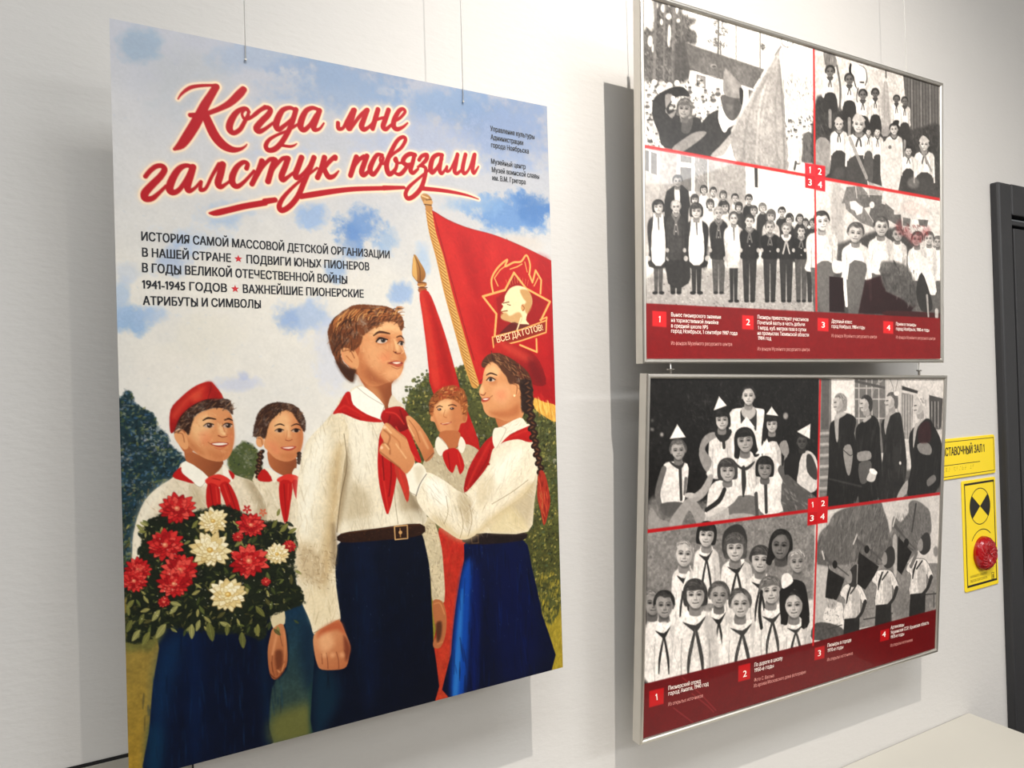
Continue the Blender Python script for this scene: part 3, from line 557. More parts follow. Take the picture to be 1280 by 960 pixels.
# right hand girl: blouse
GB = '860,330 900,290 1000,270 1062,288 1088,350 1090,440 1070,600 1040,738 830,745 760,740 700,640 740,520 800,440'
p('F', GB, (226, 212, 184), n=.05)
for q, c, a, so in [('1000,420 1060,400 1075,560 1040,700 960,680 940,620 1010,540', (190, 172, 138), .7, 12), ('860,700 950,610 1030,700 1020,738 860,742', (224, 206, 160), .7, 8), ('900,310 1000,290 1040,330 960,420 880,400', (246, 240, 222), .7, 12)]: p('F', q, c, a, so)
dabs('F', GB, 220, [(196, 178, 146), (246, 240, 222), (168, 148, 116), (206, 186, 150)], (24, 80), (1.5, 4), 70, 40, .27)
p('F', '720,545 740,430 800,322 858,262 950,252 1005,220 1050,204 1074,280 1040,290 990,276 925,288 890,308 862,330 842,402 792,472', RD, c2=(160, 22, 22), g=100, n=.06)
l('F', '735,520,8 780,420,9 850,290,9', RDL, .7, 3); l('F', '770,490,6 830,390,7 850,330,5', RDD, .6, 2); l('F', '880,300,8 960,262,8 1050,225,8', RDL, .7, 3); l('F', '820,420,5 845,400,8 850,430,5', (150, 20, 20))
ARM = '482,560 500,500 530,440 620,482 715,545 780,505 850,400 880,330 960,300 1060,300 1086,380 1070,480 1010,560 930,620 840,690 770,760 704,778 640,742 560,682 500,612'
p('F', ARM, (236, 224, 198), n=.04)
for q, c, a, so in [('560,660 640,700 700,750 770,740 850,660 950,590 1040,500 1060,520 940,630 770,770 690,780 600,720', (206, 184, 140), .7, 9), ('720,545 760,600 740,700 700,640 690,560', (178, 158, 122), .6, 8), ('540,470 620,500 640,600 580,600 530,540', (250, 246, 232), .8, 10), ('860,420 960,330 1020,340 940,460 860,540', (248, 242, 224), .7, 12), ('780,520 850,450 880,520 800,620', (208, 190, 154), .5, 9)]: p('F', q, c, a, so)
dabs('F', '500,560 540,460 700,560 780,530 740,740 640,720 540,640', 160, [(206, 188, 154), (250, 246, 234), (176, 156, 120), (150, 132, 100)], (22, 70), (1.5, 4), 62, 25, .3)
dabs('F', '760,560 880,400 1050,320 1060,480 900,620 760,720', 150, [(206, 188, 154), (250, 246, 234), (180, 160, 126)], (22, 70), (1.5, 4), 115, 30, .3)
for q in ('700,770 716,700 700,620', '740,760 760,680 745,600', '620,700 640,640 630,560', '1040,480 960,540 860,600', '722,545 736,560'): l('F', q, (150, 130, 98), .6, w=4)
p('F', '424,492 444,438 482,395 512,404 532,448 504,515 480,558 450,542', (242, 234, 214)); l('F', '532,450,4 500,500,5 480,560,5', (80, 70, 64), .7); l('F', '424,494,4 450,540,4 480,556,4', WHD, .6); p('F', '470,420 510,410 520,440 490,500', (206, 190, 158), .5, 5)
# neck and collar of main boy, scarf, hands
p('C', '185,880 232,985 300,1060 335,1100 362,1060 358,960 400,910 330,900', SKS, c2=SKD, g=10, soft=1); p('C', '235,960 290,985 320,1060 300,1060 250,1010', SK, .6, 6)
p('F', '148,52 188,16 232,20 322,108 300,178 232,152 168,106', (246, 240, 226)); p('F', '358,56 384,80 412,112 342,126', (222, 208, 182)); l('F', '188,18,3 240,60,3 322,108,3', WHD, .5); l('F', '322,110,4 300,176,4', WHD, .6)
p('F', '64,150 96,100 128,44 152,44 166,102 232,150 302,178 300,192 200,182 110,146', RD, n=.06); l('F', '80,140,6 120,110,8 150,120,6 220,160,6', RDL, .7, 2); l('F', '130,60,6 146,100,6', RDL, .6, 2); l('F', '110,140,4 200,172,4', RDD, .6)
p('F', '290,330 300,250 340,190 372,240 384,400 378,500 342,650 318,600 296,500 288,410', RD, n=.05); p('F', '372,330 410,400 446,520 436,592 404,510 376,440', (190, 60, 44), n=.05)
p('F', '350,190 430,205 482,320 506,392 462,372 404,290', RD); p('F', '306,150 330,124 400,112 440,150 462,205 400,240 350,225 310,185', RD, c2=RDD, g=70)
for q, c in (('310,420 330,560 342,640', RDL), ('350,330 356,450 345,560', RDD), ('330,140 380,150 420,200', RDL), ('350,160 340,200', RDD), ('400,130 420,190', RDD), ('380,215 440,320 490,385', RDL), ('400,250 450,360', RDD), ('312,360 320,480', RDD), ('395,430 425,540', RDL)): l('F', q, c, .7, w=8)
p('F', '430,165 450,160 484,190 512,225 545,278 572,345 530,390 505,340 478,290 450,240 436,200', SK, c2=SKS, g=30); l('F', '445,180,5 480,230,5 500,290,5', SKD, .5); l('F', '440,205,5 470,260,5', SKH, .7); l('F', '500,240,8 540,320,10', SKH, .5, 3); l('F', '530,385,5 568,345,5', (90, 70, 50), .6)
p('F', '308,232 322,200 342,196 372,222 402,246 432,272 452,330 474,388 434,448 400,420 360,392 322,366 296,340 304,306 318,288 304,258', SK, c2=(206, 138, 90), g=80)
for q, c, a in (('320,230 350,260 340,300', SKD, .6), ('310,290 345,310 350,350', SKD, .55), ('350,250 395,290 400,330', SKS, .6), ('330,215 355,245', SKH, .8), ('325,300 345,325', SKH, .8), ('380,300 430,370', SKH, .6), ('300,340 350,380 400,420', SKD, .6), ('340,196 380,232 430,272', SKD, .4)): l('F', q, c, a, 1.5, w=7)
e('F', 322, 216, 7, 9, (250, 220, 190), .7, 1.5); e('F', 308, 318, 7, 8, (250, 220, 190), .7, 1.5)
# main boy: head
p('C', '105,785 230,750 250,910 172,905', SKS); p('C', '200,762 215,718 260,688 310,650 360,638 396,660 408,692 412,722 410,750 420,790 432,828 420,852 416,880 404,912 378,938 330,956 280,972 230,960 190,910 180,860 196,800', SK, c2=(212, 144, 96), g=110)
for q, c, a, so in [('250,700 330,655 390,670 400,700 330,695 270,725', SKH, .7, 7), ('370,740 392,745 412,792 400,805 380,790', SKH, .75, 4), ('230,760 300,770 330,820 300,880 240,860', (230, 172, 122), .7, 12), ('200,800 230,860 290,930 360,940 300,968 220,950 190,900', SKS, .75, 10), ('400,770 428,830 416,860 414,880 400,860 392,830', SKS, .6, 5), ('300,820 345,800 350,840 310,850', (230, 130, 88), .4, 8),
                    ('330,890 400,880 395,925 340,940', (236, 180, 130), .6, 8), ('285,722 340,715 350,750 300,756', SKS, .45, 5), ('385,735 415,735 418,765 396,768', SKS, .5, 4), ('240,880 330,950 380,940 330,962 250,950', SKD, .4, 7)]: p('C', q, c, a, so)
p('C', '104,792 128,776 164,780 192,830 192,872 172,888 132,862 110,832', SK); l('C', '118,796,5 150,792,6 172,830,6', SKD, .6); l('C', '132,820,6 160,850,6', SKS, .8); l('C', '112,800,5 120,840,5 160,880,5', (236, 150, 108), .6)
HR = '44,742 38,700 58,648 100,606 150,574 210,562 270,566 330,572 382,598 412,630 418,672 404,694 388,658 350,648 300,655 258,690 216,720 204,762 172,792 168,800 130,778 104,792 112,840 150,880 180,890 172,915 162,952 130,930 95,880 60,800'
p('C', HR, (118, 66, 34), rag=.4, n=.1)
p('C', '100,850 150,882 178,892 166,950 120,920 80,850', (54, 28, 16), .8, 5); p('C', '56,690 90,640 90,760 70,800 50,750', (70, 38, 20), .6, 8)
for i in range(110):
    t = A.r.random(); x = 70 + 320 * A.r.random(); y = 575 + 60 * A.r.random() + max(0, 150 - x) * .5
    l('C', [(x, y + 20, 3), (x + 10, y, 6), (x + 34, y - 2, 2)] if x > 200 else [(x - 14, y + 46, 3), (x - 4, y + 18, 6), (x + 20, y - 4, 2)], A.r.choice([(206, 138, 76), (232, 176, 108), (150, 88, 46), (80, 42, 22), (190, 118, 62), (60, 30, 16)]), .75)
dabs('C', '50,720 120,640 200,640 200,740 168,790 100,780 110,850 60,800', 100, [(60, 32, 18), (110, 62, 34), (160, 100, 56), (44, 22, 12)], (20, 50), (3, 7), 110, 25, .7)
dabs('C', '230,660 300,620 400,630 412,680 350,640 270,680', 60, [(60, 32, 18), (170, 106, 58), (90, 50, 26)], (20, 44), (3, 6), -30, 40, .7)
dabs('C', '215,720 330,650 400,690 425,820 400,910 300,960 200,890', 110, [SK, SKH, SKS, (232, 150, 100), (206, 132, 84)], (10, 34), (4, 10), 40, 60, .22); p('C', '276,736 300,716 344,722 350,742 330,758 290,760', SKS, .55, 4); p('C', '386,734 416,732 420,758 396,764', SKS, .5, 3)
p('C', '284,748 296,732 320,728 336,744 318,756 296,756', (216, 196, 178)); e('C', 316, 741, 12, 12, (60, 50, 46)); e('C', 316, 741, 5, 6, (20, 14, 12)); e('C', 311, 736, 3, 3, (250, 250, 250)); l('C', '280,748,4 298,728,6 338,738,5', (36, 18, 12)); l('C', '282,750,5 300,732,8 334,738,6', (44, 22, 14)); l('C', '290,760,3 320,760,3', SKS, .7)
p('C', '392,762 400,750 416,752 418,764 404,768', (206, 186, 168)); e('C', 408, 758, 7, 9, (54, 44, 40)); l('C', '388,758,4 402,746,5 419,752,4', (50, 26, 16))
l('C', '268,718,6 298,700,12 348,708,7', (84, 44, 22)); l('C', '384,726,6 404,720,8 418,734,4', (96, 52, 28)); l('C', '364,740,4 372,770,4 368,796,5', SKS, .5, 2); l('C', '368,798,5 384,808,6 404,806,5', (150, 76, 46)); e('C', 378, 802, 5, 4, (96, 44, 28)); l('C', '404,770,4 418,796,5 406,808,4', (236, 186, 140), .8)
p('C', '338,856 362,846 384,842 400,848 414,850 410,868 390,876 362,866', (188, 92, 66)); l('C', '340,856,4 376,854,5 412,856,4', (104, 40, 30)); p('C', '362,853 390,850 404,853 384,860', (244, 226, 206)); l('C', '356,872,3 384,884,4 404,878,3', (160, 84, 56), .6); e('C', 340, 856, 5, 5, SKS, .7, 2)
# right hand girl: neck, face, hair, cap, braid
p('F', '884,150 1000,110 1010,170 905,225 890,210', SKS, c2=(214, 150, 100), g=0)
p('F', '862,262 872,222 905,214 1000,168 1032,198 1050,206 950,252 884,318 866,300', (238, 228, 206)); l('F', '905,214,3 930,230,3 884,318,3', WHD, .5); dabs('F', '905,220 1000,175 1040,200 950,248', 30, [(200, 184, 154), (250, 246, 232)], (8, 24), (2, 4), -30, 20, .5)
p('C', '868,790 882,752 902,738 960,762 1040,790 1100,850 1130,960 1060,960 1000,880 900,812', (188, 40, 32), c2=(128, 14, 18), g=30, n=.06); p('C', '900,750 980,780 1060,830 1040,850 940,800', (220, 84, 60), .5, 6); p('C', '1040,830 1090,870 1110,950 1060,930', (110, 12, 16), .6, 7)
p('C', '830,872 844,850 890,840 950,880 985,950 1005,985 1008,1050 988,1115 938,1146 890,1132 850,1124 828,1106 817,1084 814,1066 806,1050 810,1034 800,1018 795,998 803,974 812,948 817,908', SK, c2=(206, 140, 92), g=20)
for q, c, a, so in [('826,890 870,862 900,900 870,930 836,915', SKH, .6, 6), ('800,985 812,968 820,990 815,1010 802,1004', SKH, .6, 4), ('870,980 930,960 960,1010 920,1060 870,1040', (232, 176, 128), .7, 9), ('880,1000 920,990 930,1030 890,1040', (226, 126, 88), .4, 8), ('850,1100 940,1090 990,1060 990,1115 900,1130', SKS, .8, 6), ('840,925 880,930 880,960 850,960', SKS, .5, 4)]: p('C', q, c, a, so)
e('C', 975, 985, 22, 34, SK, rot=10); l('C', '965,960,5 985,970,6 982,1010,5', SKD, .6); e('C', 972, 1018, 5, 6, (240, 220, 170))
p('C', '806,860 836,818 890,806 950,830 1010,870 1050,920 1066,1000 1060,1080 1010,1090 1005,1010 990,960 950,960 930,920 880,860 850,850 820,880', (88, 52, 32), rag=.8, n=.1)
dabs('C', '815,860 850,820 900,812 990,870 1050,940 1050,1060 1010,1040 990,940 920,880 860,845', 130, [(50, 28, 18), (130, 84, 52), (176, 126, 82), (64, 36, 22)], (16, 46), (3, 6), 45, 35, .7)
p('C', '1000,940 1050,950 1060,1080 1010,1100 1006,1010', (40, 24, 18), .8, 3)
p('C', '838,942 850,930 868,932 872,944 852,948', (210, 190, 170)); e('C', 853, 939, 8, 8, (40, 26, 20)); l('C', '832,942,4 850,927,6 876,938,5', (40, 22, 16)); l('C', '832,916,5 854,906,8 884,916,5', (70, 40, 24)); l('C', '812,935,3 800,950,3', (70, 40, 24), .6)
l('C', '803,1012,4 818,1016,5 828,1004,4', (140, 70, 44)); p('C', '808,1034 830,1028 850,1030 838,1046 812,1050', (180, 76, 58)); p('C', '814,1036 828,1032 844,1033 828,1040', (240, 224, 206)); l('C', '850,1028,4 862,1018,4', SKD, .6)
for i in range(24):
    y = 960 + i * 22; x = np.interp(y, [960, 1060, 1240, 1420, 1500], [1038, 1044, 1072, 1108, 1120]); wd = np.interp(i, [0, 24], [27, 15])
    e('C', x + (5 if i % 2 else -5), y, wd, 15, (46, 26, 18), rot=35 if i % 2 else -35); e('C', x + (4 if i % 2 else -4), y - 3, wd * .5, 4, (132, 86, 54), .75, 1.2, rot=35 if i % 2 else -35)
p('C', '1095,1400 1125,1410 1150,1530 1142,1600 1120,1668 1104,1600 1086,1520', (170, 54, 36)); dabs('C', '1098,1410 1145,1530 1118,1650 1090,1520', 34, [(206, 84, 56), (110, 26, 20), (200, 120, 70)], (20, 50), (3, 6), 85, 14, .8)
# bouquet
BQ = '228,1010 222,930 300,860 320,700 420,640 600,640 700,600 900,680 1000,690 1070,760 1074,960 1120,1090 960,1160 940,1220 900,1280 760,1240 560,1240 440,1220 340,1290 260,1300 228,1240'
p('E', '225,1200 430,1200 360,1330 300,1330 225,1330', (110, 108, 56), .9, 6, n=.2)
p('E', BQ, (30, 36, 24), soft=1, rag=5, n=.3)
LC = [(64, 72, 36), (92, 98, 50), (46, 54, 30), (126, 124, 70), (26, 34, 24), (150, 142, 84), (84, 80, 44)]
def leaf(f, x, y, L, t, c, a=.95):
    dx, dy = math.cos(t), math.sin(t)
    p(f, [(x, y), (x + dx * L * .4 - dy * L * .22, y + dy * L * .4 + dx * L * .22), (x + dx * L, y + dy * L), (x + dx * L * .5 + dy * L * .2, y + dy * L * .5 - dx * L * .2)], c, a, .7)
    l(f, [(x, y, 2), (x + dx * L * .9, y + dy * L * .9, 1)], tuple(min(255, int(v * 1.4 + 16)) for v in c), .6)
dabs('E', BQ, 900, LC + [(14, 20, 16), (14, 20, 16), (20, 26, 20)], (8, 26), (4, 10), 20, 90, .8)
rr = A.r
for _ in range(150):
    x = rr.uniform(240, 1080); y = rr.uniform(680, 1230); leaf('E', x, y, rr.uniform(24, 52), rr.uniform(.2, 2.9), rr.choice(LC), .9)
for x, y, L, t in ((560, 1200, 76, 1.6), (645, 1190, 100, 1.4), (430, 1200, 90, 2.2), (810, 1240, 84, 1.5), (700, 1190, 60, .4), (490, 1110, 60, 2.4), (880, 1110, 70, .9), (400, 1130, 70, 2.2), (320, 1150, 60, 2.0),
                   (350, 1240, 80, 2.1), (270, 1080, 60, 2.3), (260, 1180, 70, 2.0), (300, 1230, 70, 2.2), (890, 1200, 60, 1.6), (740, 1200, 60, 1.7), (600, 1180, 60, 1.9), (240, 1110, 50, 1.5), (1000, 740, 60, -.8), (1040, 745, 50, -.5), (985, 660, 40, -1.2), (560, 720, 50, -.9), (340, 710, 46, 3.6), (330, 740, 40, 3.2), (450, 1090, 60, .3), (960, 720, 50, -1.0)):
    leaf('E', x, y, L, t, rr.choice([(120, 118, 62), (150, 146, 90), (104, 104, 54)]))
def dahlia(f, x, y, R, red, squash=.86):
    pal = [(196, 34, 36), (216, 58, 52), (166, 20, 26), (226, 84, 72)] if red else [(234, 218, 170), (246, 236, 204), (222, 198, 140), (240, 226, 186)]
    dk = (104, 10, 14) if red else (170, 136, 76)
    for ring, (rad, n_) in enumerate(((1, 15), (.78, 13), (.56, 11), (.36, 8))):
        for k in range(n_):
            t = 2 * math.pi * (k + .5 * (ring % 2)) / n_ + rr.uniform(-.12, .12); L = R * rad * rr.uniform(.88, 1.08); c, q = math.cos(t), math.sin(t) ; W = R * .165 * (1.1 - ring * .12)
            P = [(x + c * L * .15, y + q * L * .15 * squash), (x + c * L * .6 - q * W, y + (q * L * .6 + c * W) * squash), (x + c * L * .86 - q * W * .6, y + (q * L * .86 + c * W * .6) * squash), (x + c * L, y + q * L * squash), (x + c * L * .86 + q * W * .6, y + (q * L * .86 - c * W * .6) * squash), (x + c * L * .6 + q * W, y + (q * L * .6 - c * W) * squash)]
            col = rr.choice(pal); p(f, P, dk, .8, 1.2); P2 = [(a_ * .96 + x * .04, b_ * .96 + y * .04 - 1.5) for a_, b_ in P]; p(f, P2, col, .95, .7)
            l(f, [(x + c * L * .4, y + q * L * .4 * squash, 2), (x + c * L * .85, y + q * L * .85 * squash, 1.5)], tuple(min(255, v + 26) for v in col), .5)
    e(f, x, y, R * .15, R * .13, (216, 110, 84) if red else (206, 164, 84)); e(f, x - 2, y - 2, R * .07, R * .06, (240, 170, 130) if red else (240, 214, 140))
for x, y, R, red in [(290, 930, 74, 1), (500, 930, 100, 1), (1046, 812, 36, 1), (855, 705, 76, 1), (425, 805, 98, 1), (790, 765, 30, 1), (485, 622, 98, 1), (985, 850, 66, 0), (845, 885, 104, 1), (665, 685, 80, 0), (650, 830, 108, 0), (470, 1000, 88, 1), (270, 985, 70, 1), (740, 1052, 104, 0), (420, 1090, 34, 1), (930, 990, 26, 1)]:
    dahlia('E', x, y, R, red)
for x, y, R, c in ((835, 626, 22, (186, 40, 40)), (915, 642, 20, (206, 110, 80))):
    for k in range(5): t = k * 1.257 + .3; e('E', x + R * .6 * math.cos(t), y + R * .6 * math.sin(t), R * .45, R * .26, c, rot=math.degrees(t))
for _ in range(60):
    x = rr.uniform(300, 1060); y = rr.uniform(690, 1180); e('E', x, y, 2.4, 2.4, (226, 220, 190), .8)
A.grain(.015, .02)
A.img[:] = 255 * np.clip(A.img / 255, 0, 1) ** 1.10
# lettering of the title, drawn as brush strokes
TT = [('t', '420,270,8 460,215,22 540,158,34 640,138,30 760,134,26 810,140,40'), ('t', '800,150,64 745,240,72 690,330,84 640,430,92 580,540,96 510,650,92 450,730,74 385,772,26'),
 ('t', '545,432,44 620,428,44 700,420,40'), ('t', '1075,175,62 1030,225,74 940,310,62 830,370,46 700,420,40'), ('t', '700,440,70 730,520,86 790,640,92 870,730,88 960,775,64 1040,772,34 1090,745,16 1110,722,5'),
 ('t', '1130,400,26 1110,370,32 1070,365,36 1000,410,50 945,500,62 935,570,62 975,610,46 1040,575,40 1090,490,36 1120,430,30 1120,390,24 1090,380,20 1060,420,22 1090,475,26 1150,455,28 1210,400,28 1290,345,28'),
 ('u', '90,385,28 150,350,28 210,300,32 270,275,40 305,300,46 280,350,54 220,410,58 165,480,60 190,515,50 250,490,34 330,430,26'),
 ('u', '555,300,34 500,278,36 430,300,44 385,370,56 360,450,60 385,495,46 440,460,36 520,390,32 550,320,34'), ('u', '560,295,46 530,400,46 490,500,46 420,620,48 350,690,50 285,702,44 258,660,40 290,600,32 370,550,24 470,510,26 560,455,24 600,430,22'), ('u', '400,655,20 440,658,26 500,665,26 540,655,18 568,636,6'),
 ('u', '770,290,34 720,280,38 660,310,46 615,400,58 605,470,56 640,500,46 700,450,36 760,350,32'), ('u', '795,305,48 760,400,52 735,470,52 750,500,38 800,485,24 838,432,14'),
 ('v', '180,350,38 185,405,40 230,400,30 270,330,34 335,225,50'), ('v', '345,220,44 310,330,50 290,400,60 330,370,34 400,280,34 465,225,44'), ('v', '475,220,42 440,310,46 415,380,54 440,415,44 500,380,26 560,300,20'),
 ('v', '580,215,44 555,300,48 525,405,44'), ('v', '550,325,22 620,300,26 660,295,22'), ('v', '685,220,44 655,310,46 630,385,48 660,412,38 720,360,22'), ('v', '740,335,26 800,300,26 850,240,28 830,210,32 790,230,40 745,310,46 735,380,50 770,412,42 830,390,26 875,350,14'),
 ('w', '95,405,42 140,350,44 200,305,46 260,300,48 285,340,54 240,410,62 160,490,68 90,570,72 95,625,66 160,625,52 230,570,36 300,500,28'),
 ('w', '560,310,40 500,295,42 430,330,56 370,420,66 335,520,70 365,565,58 430,540,44 500,440,38 550,340,38'), ('w', '570,310,60 545,400,62 515,500,64 530,550,46 590,520,28 650,455,26 645,500,30 650,540,40 700,520,30 760,400,30 830,280,36'),
 ('w', '865,285,64 845,380,66 820,470,64 845,510,46 900,480,28 940,450,26'), ('w', '1105,325,42 1115,280,40 1075,262,40 1010,310,50 965,400,60 965,470,58 1010,505,48 1080,460,32 1180,350,26'),
 ('x', '60,250,52 30,340,52 0,400,50 -40,480,48'), ('x', '-10,440,26 60,320,30 130,240,36 175,230,44'), ('x', '190,240,52 160,320,54 120,455,54'), ('x', '130,400,26 190,310,30 260,230,36 305,220,44'), ('x', '320,225,52 290,310,54 255,400,56 270,440,48 320,410,32 370,370,26'),
 ('x', '455,215,52 425,300,54 395,380,54 410,420,44 470,380,32 540,290,30 580,220,40'), ('x', '580,215,48 540,320,50 480,460,50 420,600,50 340,700,50 260,745,50 232,700,46 270,620,38 350,530,30 440,450,24 560,360,22 610,320,22'),
 ('x', '685,215,50 655,320,50 615,415,50'), ('x', '790,225,46 790,210,44 740,250,40 680,320,38 665,335,34'), ('x', '680,320,44 700,370,50 730,410,52 780,400,36 826,350,12'),
 ('x', '1005,210,48 975,300,50 945,395,46'), ('x', '960,340,24 1030,240,34 1080,205,40'), ('x', '1110,200,46 1080,280,50 1055,360,50 1080,390,44 1140,340,26'),
 ('y', '145,350,26 90,350,36 40,430,46 20,500,50 50,545,42 100,490,32 145,400,30 150,370,22 125,370,18 120,410,20 150,440,22 190,400,22'),
 ('y', '190,400,30 250,340,26 330,280,30 375,200,34 350,170,34 290,210,36 220,340,42 185,450,48 210,540,48 270,500,34 290,430,30 280,380,26 262,400,20 290,430,22 350,425,22 '),
 ('y', '470,350,40 420,340,40 370,370,40 350,420,44 390,450,40 440,440,34'), ('y', '465,350,36 445,430,40 425,500,44 450,530,36 500,490,22'), ('y', '400,450,34 350,520,38 310,545,34 270,530,26'),
 ('y', '510,400,34 540,360,34 590,350,38 580,400,38 530,450,28 500,470,22'), ('y', '520,455,26 575,480,34 570,560,38 530,680,42 460,760,42 400,785,40 375,740,38 410,670,32 500,590,24 560,540,22 610,500,22'),
 ('y', '745,350,28 700,345,34 650,380,42 625,470,48 640,525,42 690,480,30 740,390,26'), ('y', '740,350,36 725,430,38 715,500,40 735,535,32 770,500,22 790,465,22 785,510,28 820,500,22 870,400,24 895,345,34'), ('y', '895,345,36 880,430,38 865,510,40 890,535,32 935,500,22'),
 ('y', '975,345,36 955,430,38 945,500,40 965,535,32 1010,490,22 1060,350,32'), ('y', '1068,345,34 1055,430,36 1045,500,38 1062,530,30 1105,465,12'),
 ('w', '735,772,16 800,770,56 950,735,60 1100,700,60 1290,668,60'), ('x', '90,655,58 190,640,50'), ('x', '450,605,50 600,580,56 800,550,50 1000,530,46 1280,522,42'), ('y', '160,680,46 360,676,30'), ('y', '540,685,40 700,700,36 850,722,30 1000,755,20 1105,792,6')]
for f, q in TT: l(f, q, (248, 214, 178), .30, soft=6, grow=5)
for f, q in TT: l(f, q, (252, 222, 186), .85, soft=1.3, grow=3.5)
for f, q in TT: l(f, q, (176, 22, 32), 1, soft=.8, grow=.35)
M_print = ink_mat('poster_ink', rough=.36, spec=.22)
M_board = mat('pvc_board', (232, 232, 228), .5)
M_ink = mat('black_ink', (22, 24, 30), .4); M_starred = mat('red_ink', (190, 36, 44), .4); M_cream = mat('cream_ink', (244, 196, 150), .4)
po = empty('exhibition_poster', tuple(PS.xyz(.3, .445))); tag(po, 'large painted poster of five schoolchildren and a red flag, hung from two thin lines', 'poster')
bd = box_bm(0, PS.W, .0003, .0042, -PS.H, 0)
obj('poster_board', bd, M_board, po, xf=PS.mat4())
A.mesh('printed_picture', M_print, po, lift=.0001, gain=.84)
lettering('subtitle_line', PS, [(177, 300.5, 487, 323, 9.6, 'ИСТОРИЯ САМОЙ МАССОВОЙ ДЕТСКОЙ ОРГАНИЗАЦИИ'), (178, 320.5, 288.5, 327.5, 10, 'В НАШЕЙ СТРАНЕ'), (308.5, 329, 461.5, 338, 9.6, 'ПОДВИГИ ЮНЫХ ПИОНЕРОВ'),
    (178, 340, 434, 354.5, 10, 'В ГОДЫ ВЕЛИКОЙ ОТЕЧЕСТВЕННОЙ ВОЙНЫ'), (178, 360.5, 283.5, 365, 10, '1941-1945 ГОДОВ'), (304, 366, 454.5, 372, 9.6, 'ВАЖНЕЙШИЕ ПИОНЕРСКИЕ'), (179, 381, 326, 385, 10, 'АТРИБУТЫ И СИМВОЛЫ')], M_ink, po, bold=.026)
lettering('imprint_line', PS, [(613, 163.5, 668, 174, 6, 'Управление культуры'), (613.5, 174, 654, 181.5, 6, 'Администрации'), (614, 184, 661, 192, 6, 'города Ноябрьска'),
    (614, 204.5, 657, 211.5, 6, 'Музейный центр'), (615, 215, 674, 223.5, 6, 'Музей воинской славы'), (615.5, 225, 657, 230.5, 6, 'им. В.М. Григора')], M_ink, po, bold=.026)
lettering('ribbon_lettering', PS, [(622, 428.5, 679, 412.5, 7.5, 'ВСЕГДА ГОТОВ!')], M_cream, po, bold=.012)
def star(name, sheet, cx, cy, r, m, parent):
    c = sheet.at(cx, cy, .0004); k = np.linalg.norm(sheet.at(cx, cy - r, .0004) - c); V = []
    for i in range(10):
        t = math.pi / 2 + i * math.pi / 5; q = k if i % 2 == 0 else k * .42
        V.append((c + sheet.ex * q * math.cos(t) - sheet.ez * q * math.sin(t)).tolist())
    me = bpy.data.meshes.new(name); me.from_pydata(V + [c.tolist()], [], [(10, i, (i + 1) % 10) for i in range(10)]); return link(name, me, m, parent)
star('red_star', PS, 298, 323.5, 5.0, M_starred, po); star('red_star', PS, 294, 361, 5.0, M_starred, po)
# ------------------------------------------------------------------ the two framed photo panels
M_alu = mat('brushed_aluminium', (205, 201, 193), .33, metal=1, noise=.05, nscale=40)
M_back = mat('backing_board', (150, 145, 136), .7)
M_glossy = ink_mat('glossy_print', rough=.3, coat=.2, spec=.2, coat_rough=.03)
M_capt = mat('caption_ink', (250, 236, 226), .4); M_capt2 = mat('pale_caption_ink', (222, 150, 140), .4)
RIM = .0085
def framed(o, ex, ez, W, H, label, group=None):
    S = Sheet(np.array(o) + Z3, ex, ez, W, H)
    t = empty('photo_panel', tuple(S.xyz(W / 2, H / 2))); tag(t, label, 'picture')
    prof = [(0, .021), (0, .0028), (.0008, .0008), (.0028, 0), (.0052, 0), (.0074, .0012), (.0086, .0032), (.0086, .021)]
    cs = [(0, 0), (W, 0), (W, -H), (0, -H)]; inn = [(1, -1), (-1, -1), (-1, 1), (1, 1)]
    for i in range(4):
        b = bmesh.new(); rows = []
        for k in (i, (i + 1) % 4):
            rows.append([b.verts.new((cs[k][0] + inn[k][0] * d, y, cs[k][1] + inn[k][1] * d)) for d, y in prof])
        n = len(prof)
        for j in range(n): b.faces.new([rows[0][j], rows[0][(j + 1) % n], rows[1][(j + 1) % n], rows[1][j]])
        b.faces.new(rows[0]); b.faces.new(rows[1][::-1])
        obj('frame_rail', b, M_alu, t, xf=S.mat4())
    obj('backing_board', box_bm(.0087, W - .0087, .0045, .016, -H + .0087, -.0087), M_back, t, xf=S.mat4())
    P = Sheet(S.xyz(RIM, RIM, -.0042), ex, ez, W - 2 * RIM, H - 2 * RIM)
    return S, P, t
def axes(c): return [np.array(q) for q in (c[0], np.array(c[1]) - c[0], np.array(c[3]) - c[0])]
o, ex, ez = axes([[0.7606, 0.914, 0.6676], [1.6131, 0.903, 0.664], [1.6107, 0.9204, 0.0351], [0.7582, 0.9314, 0.0386]])
US, UP, ut = framed(o, ex, ez, .8526, .6292, 'upper framed panel of four old black and white school photos over a red caption band')
o, ex, ez = axes([[0.7609, 0.925, 0.0212], [1.6316, 0.9252, 0.0056], [1.6201, 0.9605, -0.6331], [0.7495, 0.9603, -0.6176]])
LS, LP, lt = framed(o, ex, ez, .8708, .6399, 'lower framed panel of four old photos, children in paper hats at its top left')

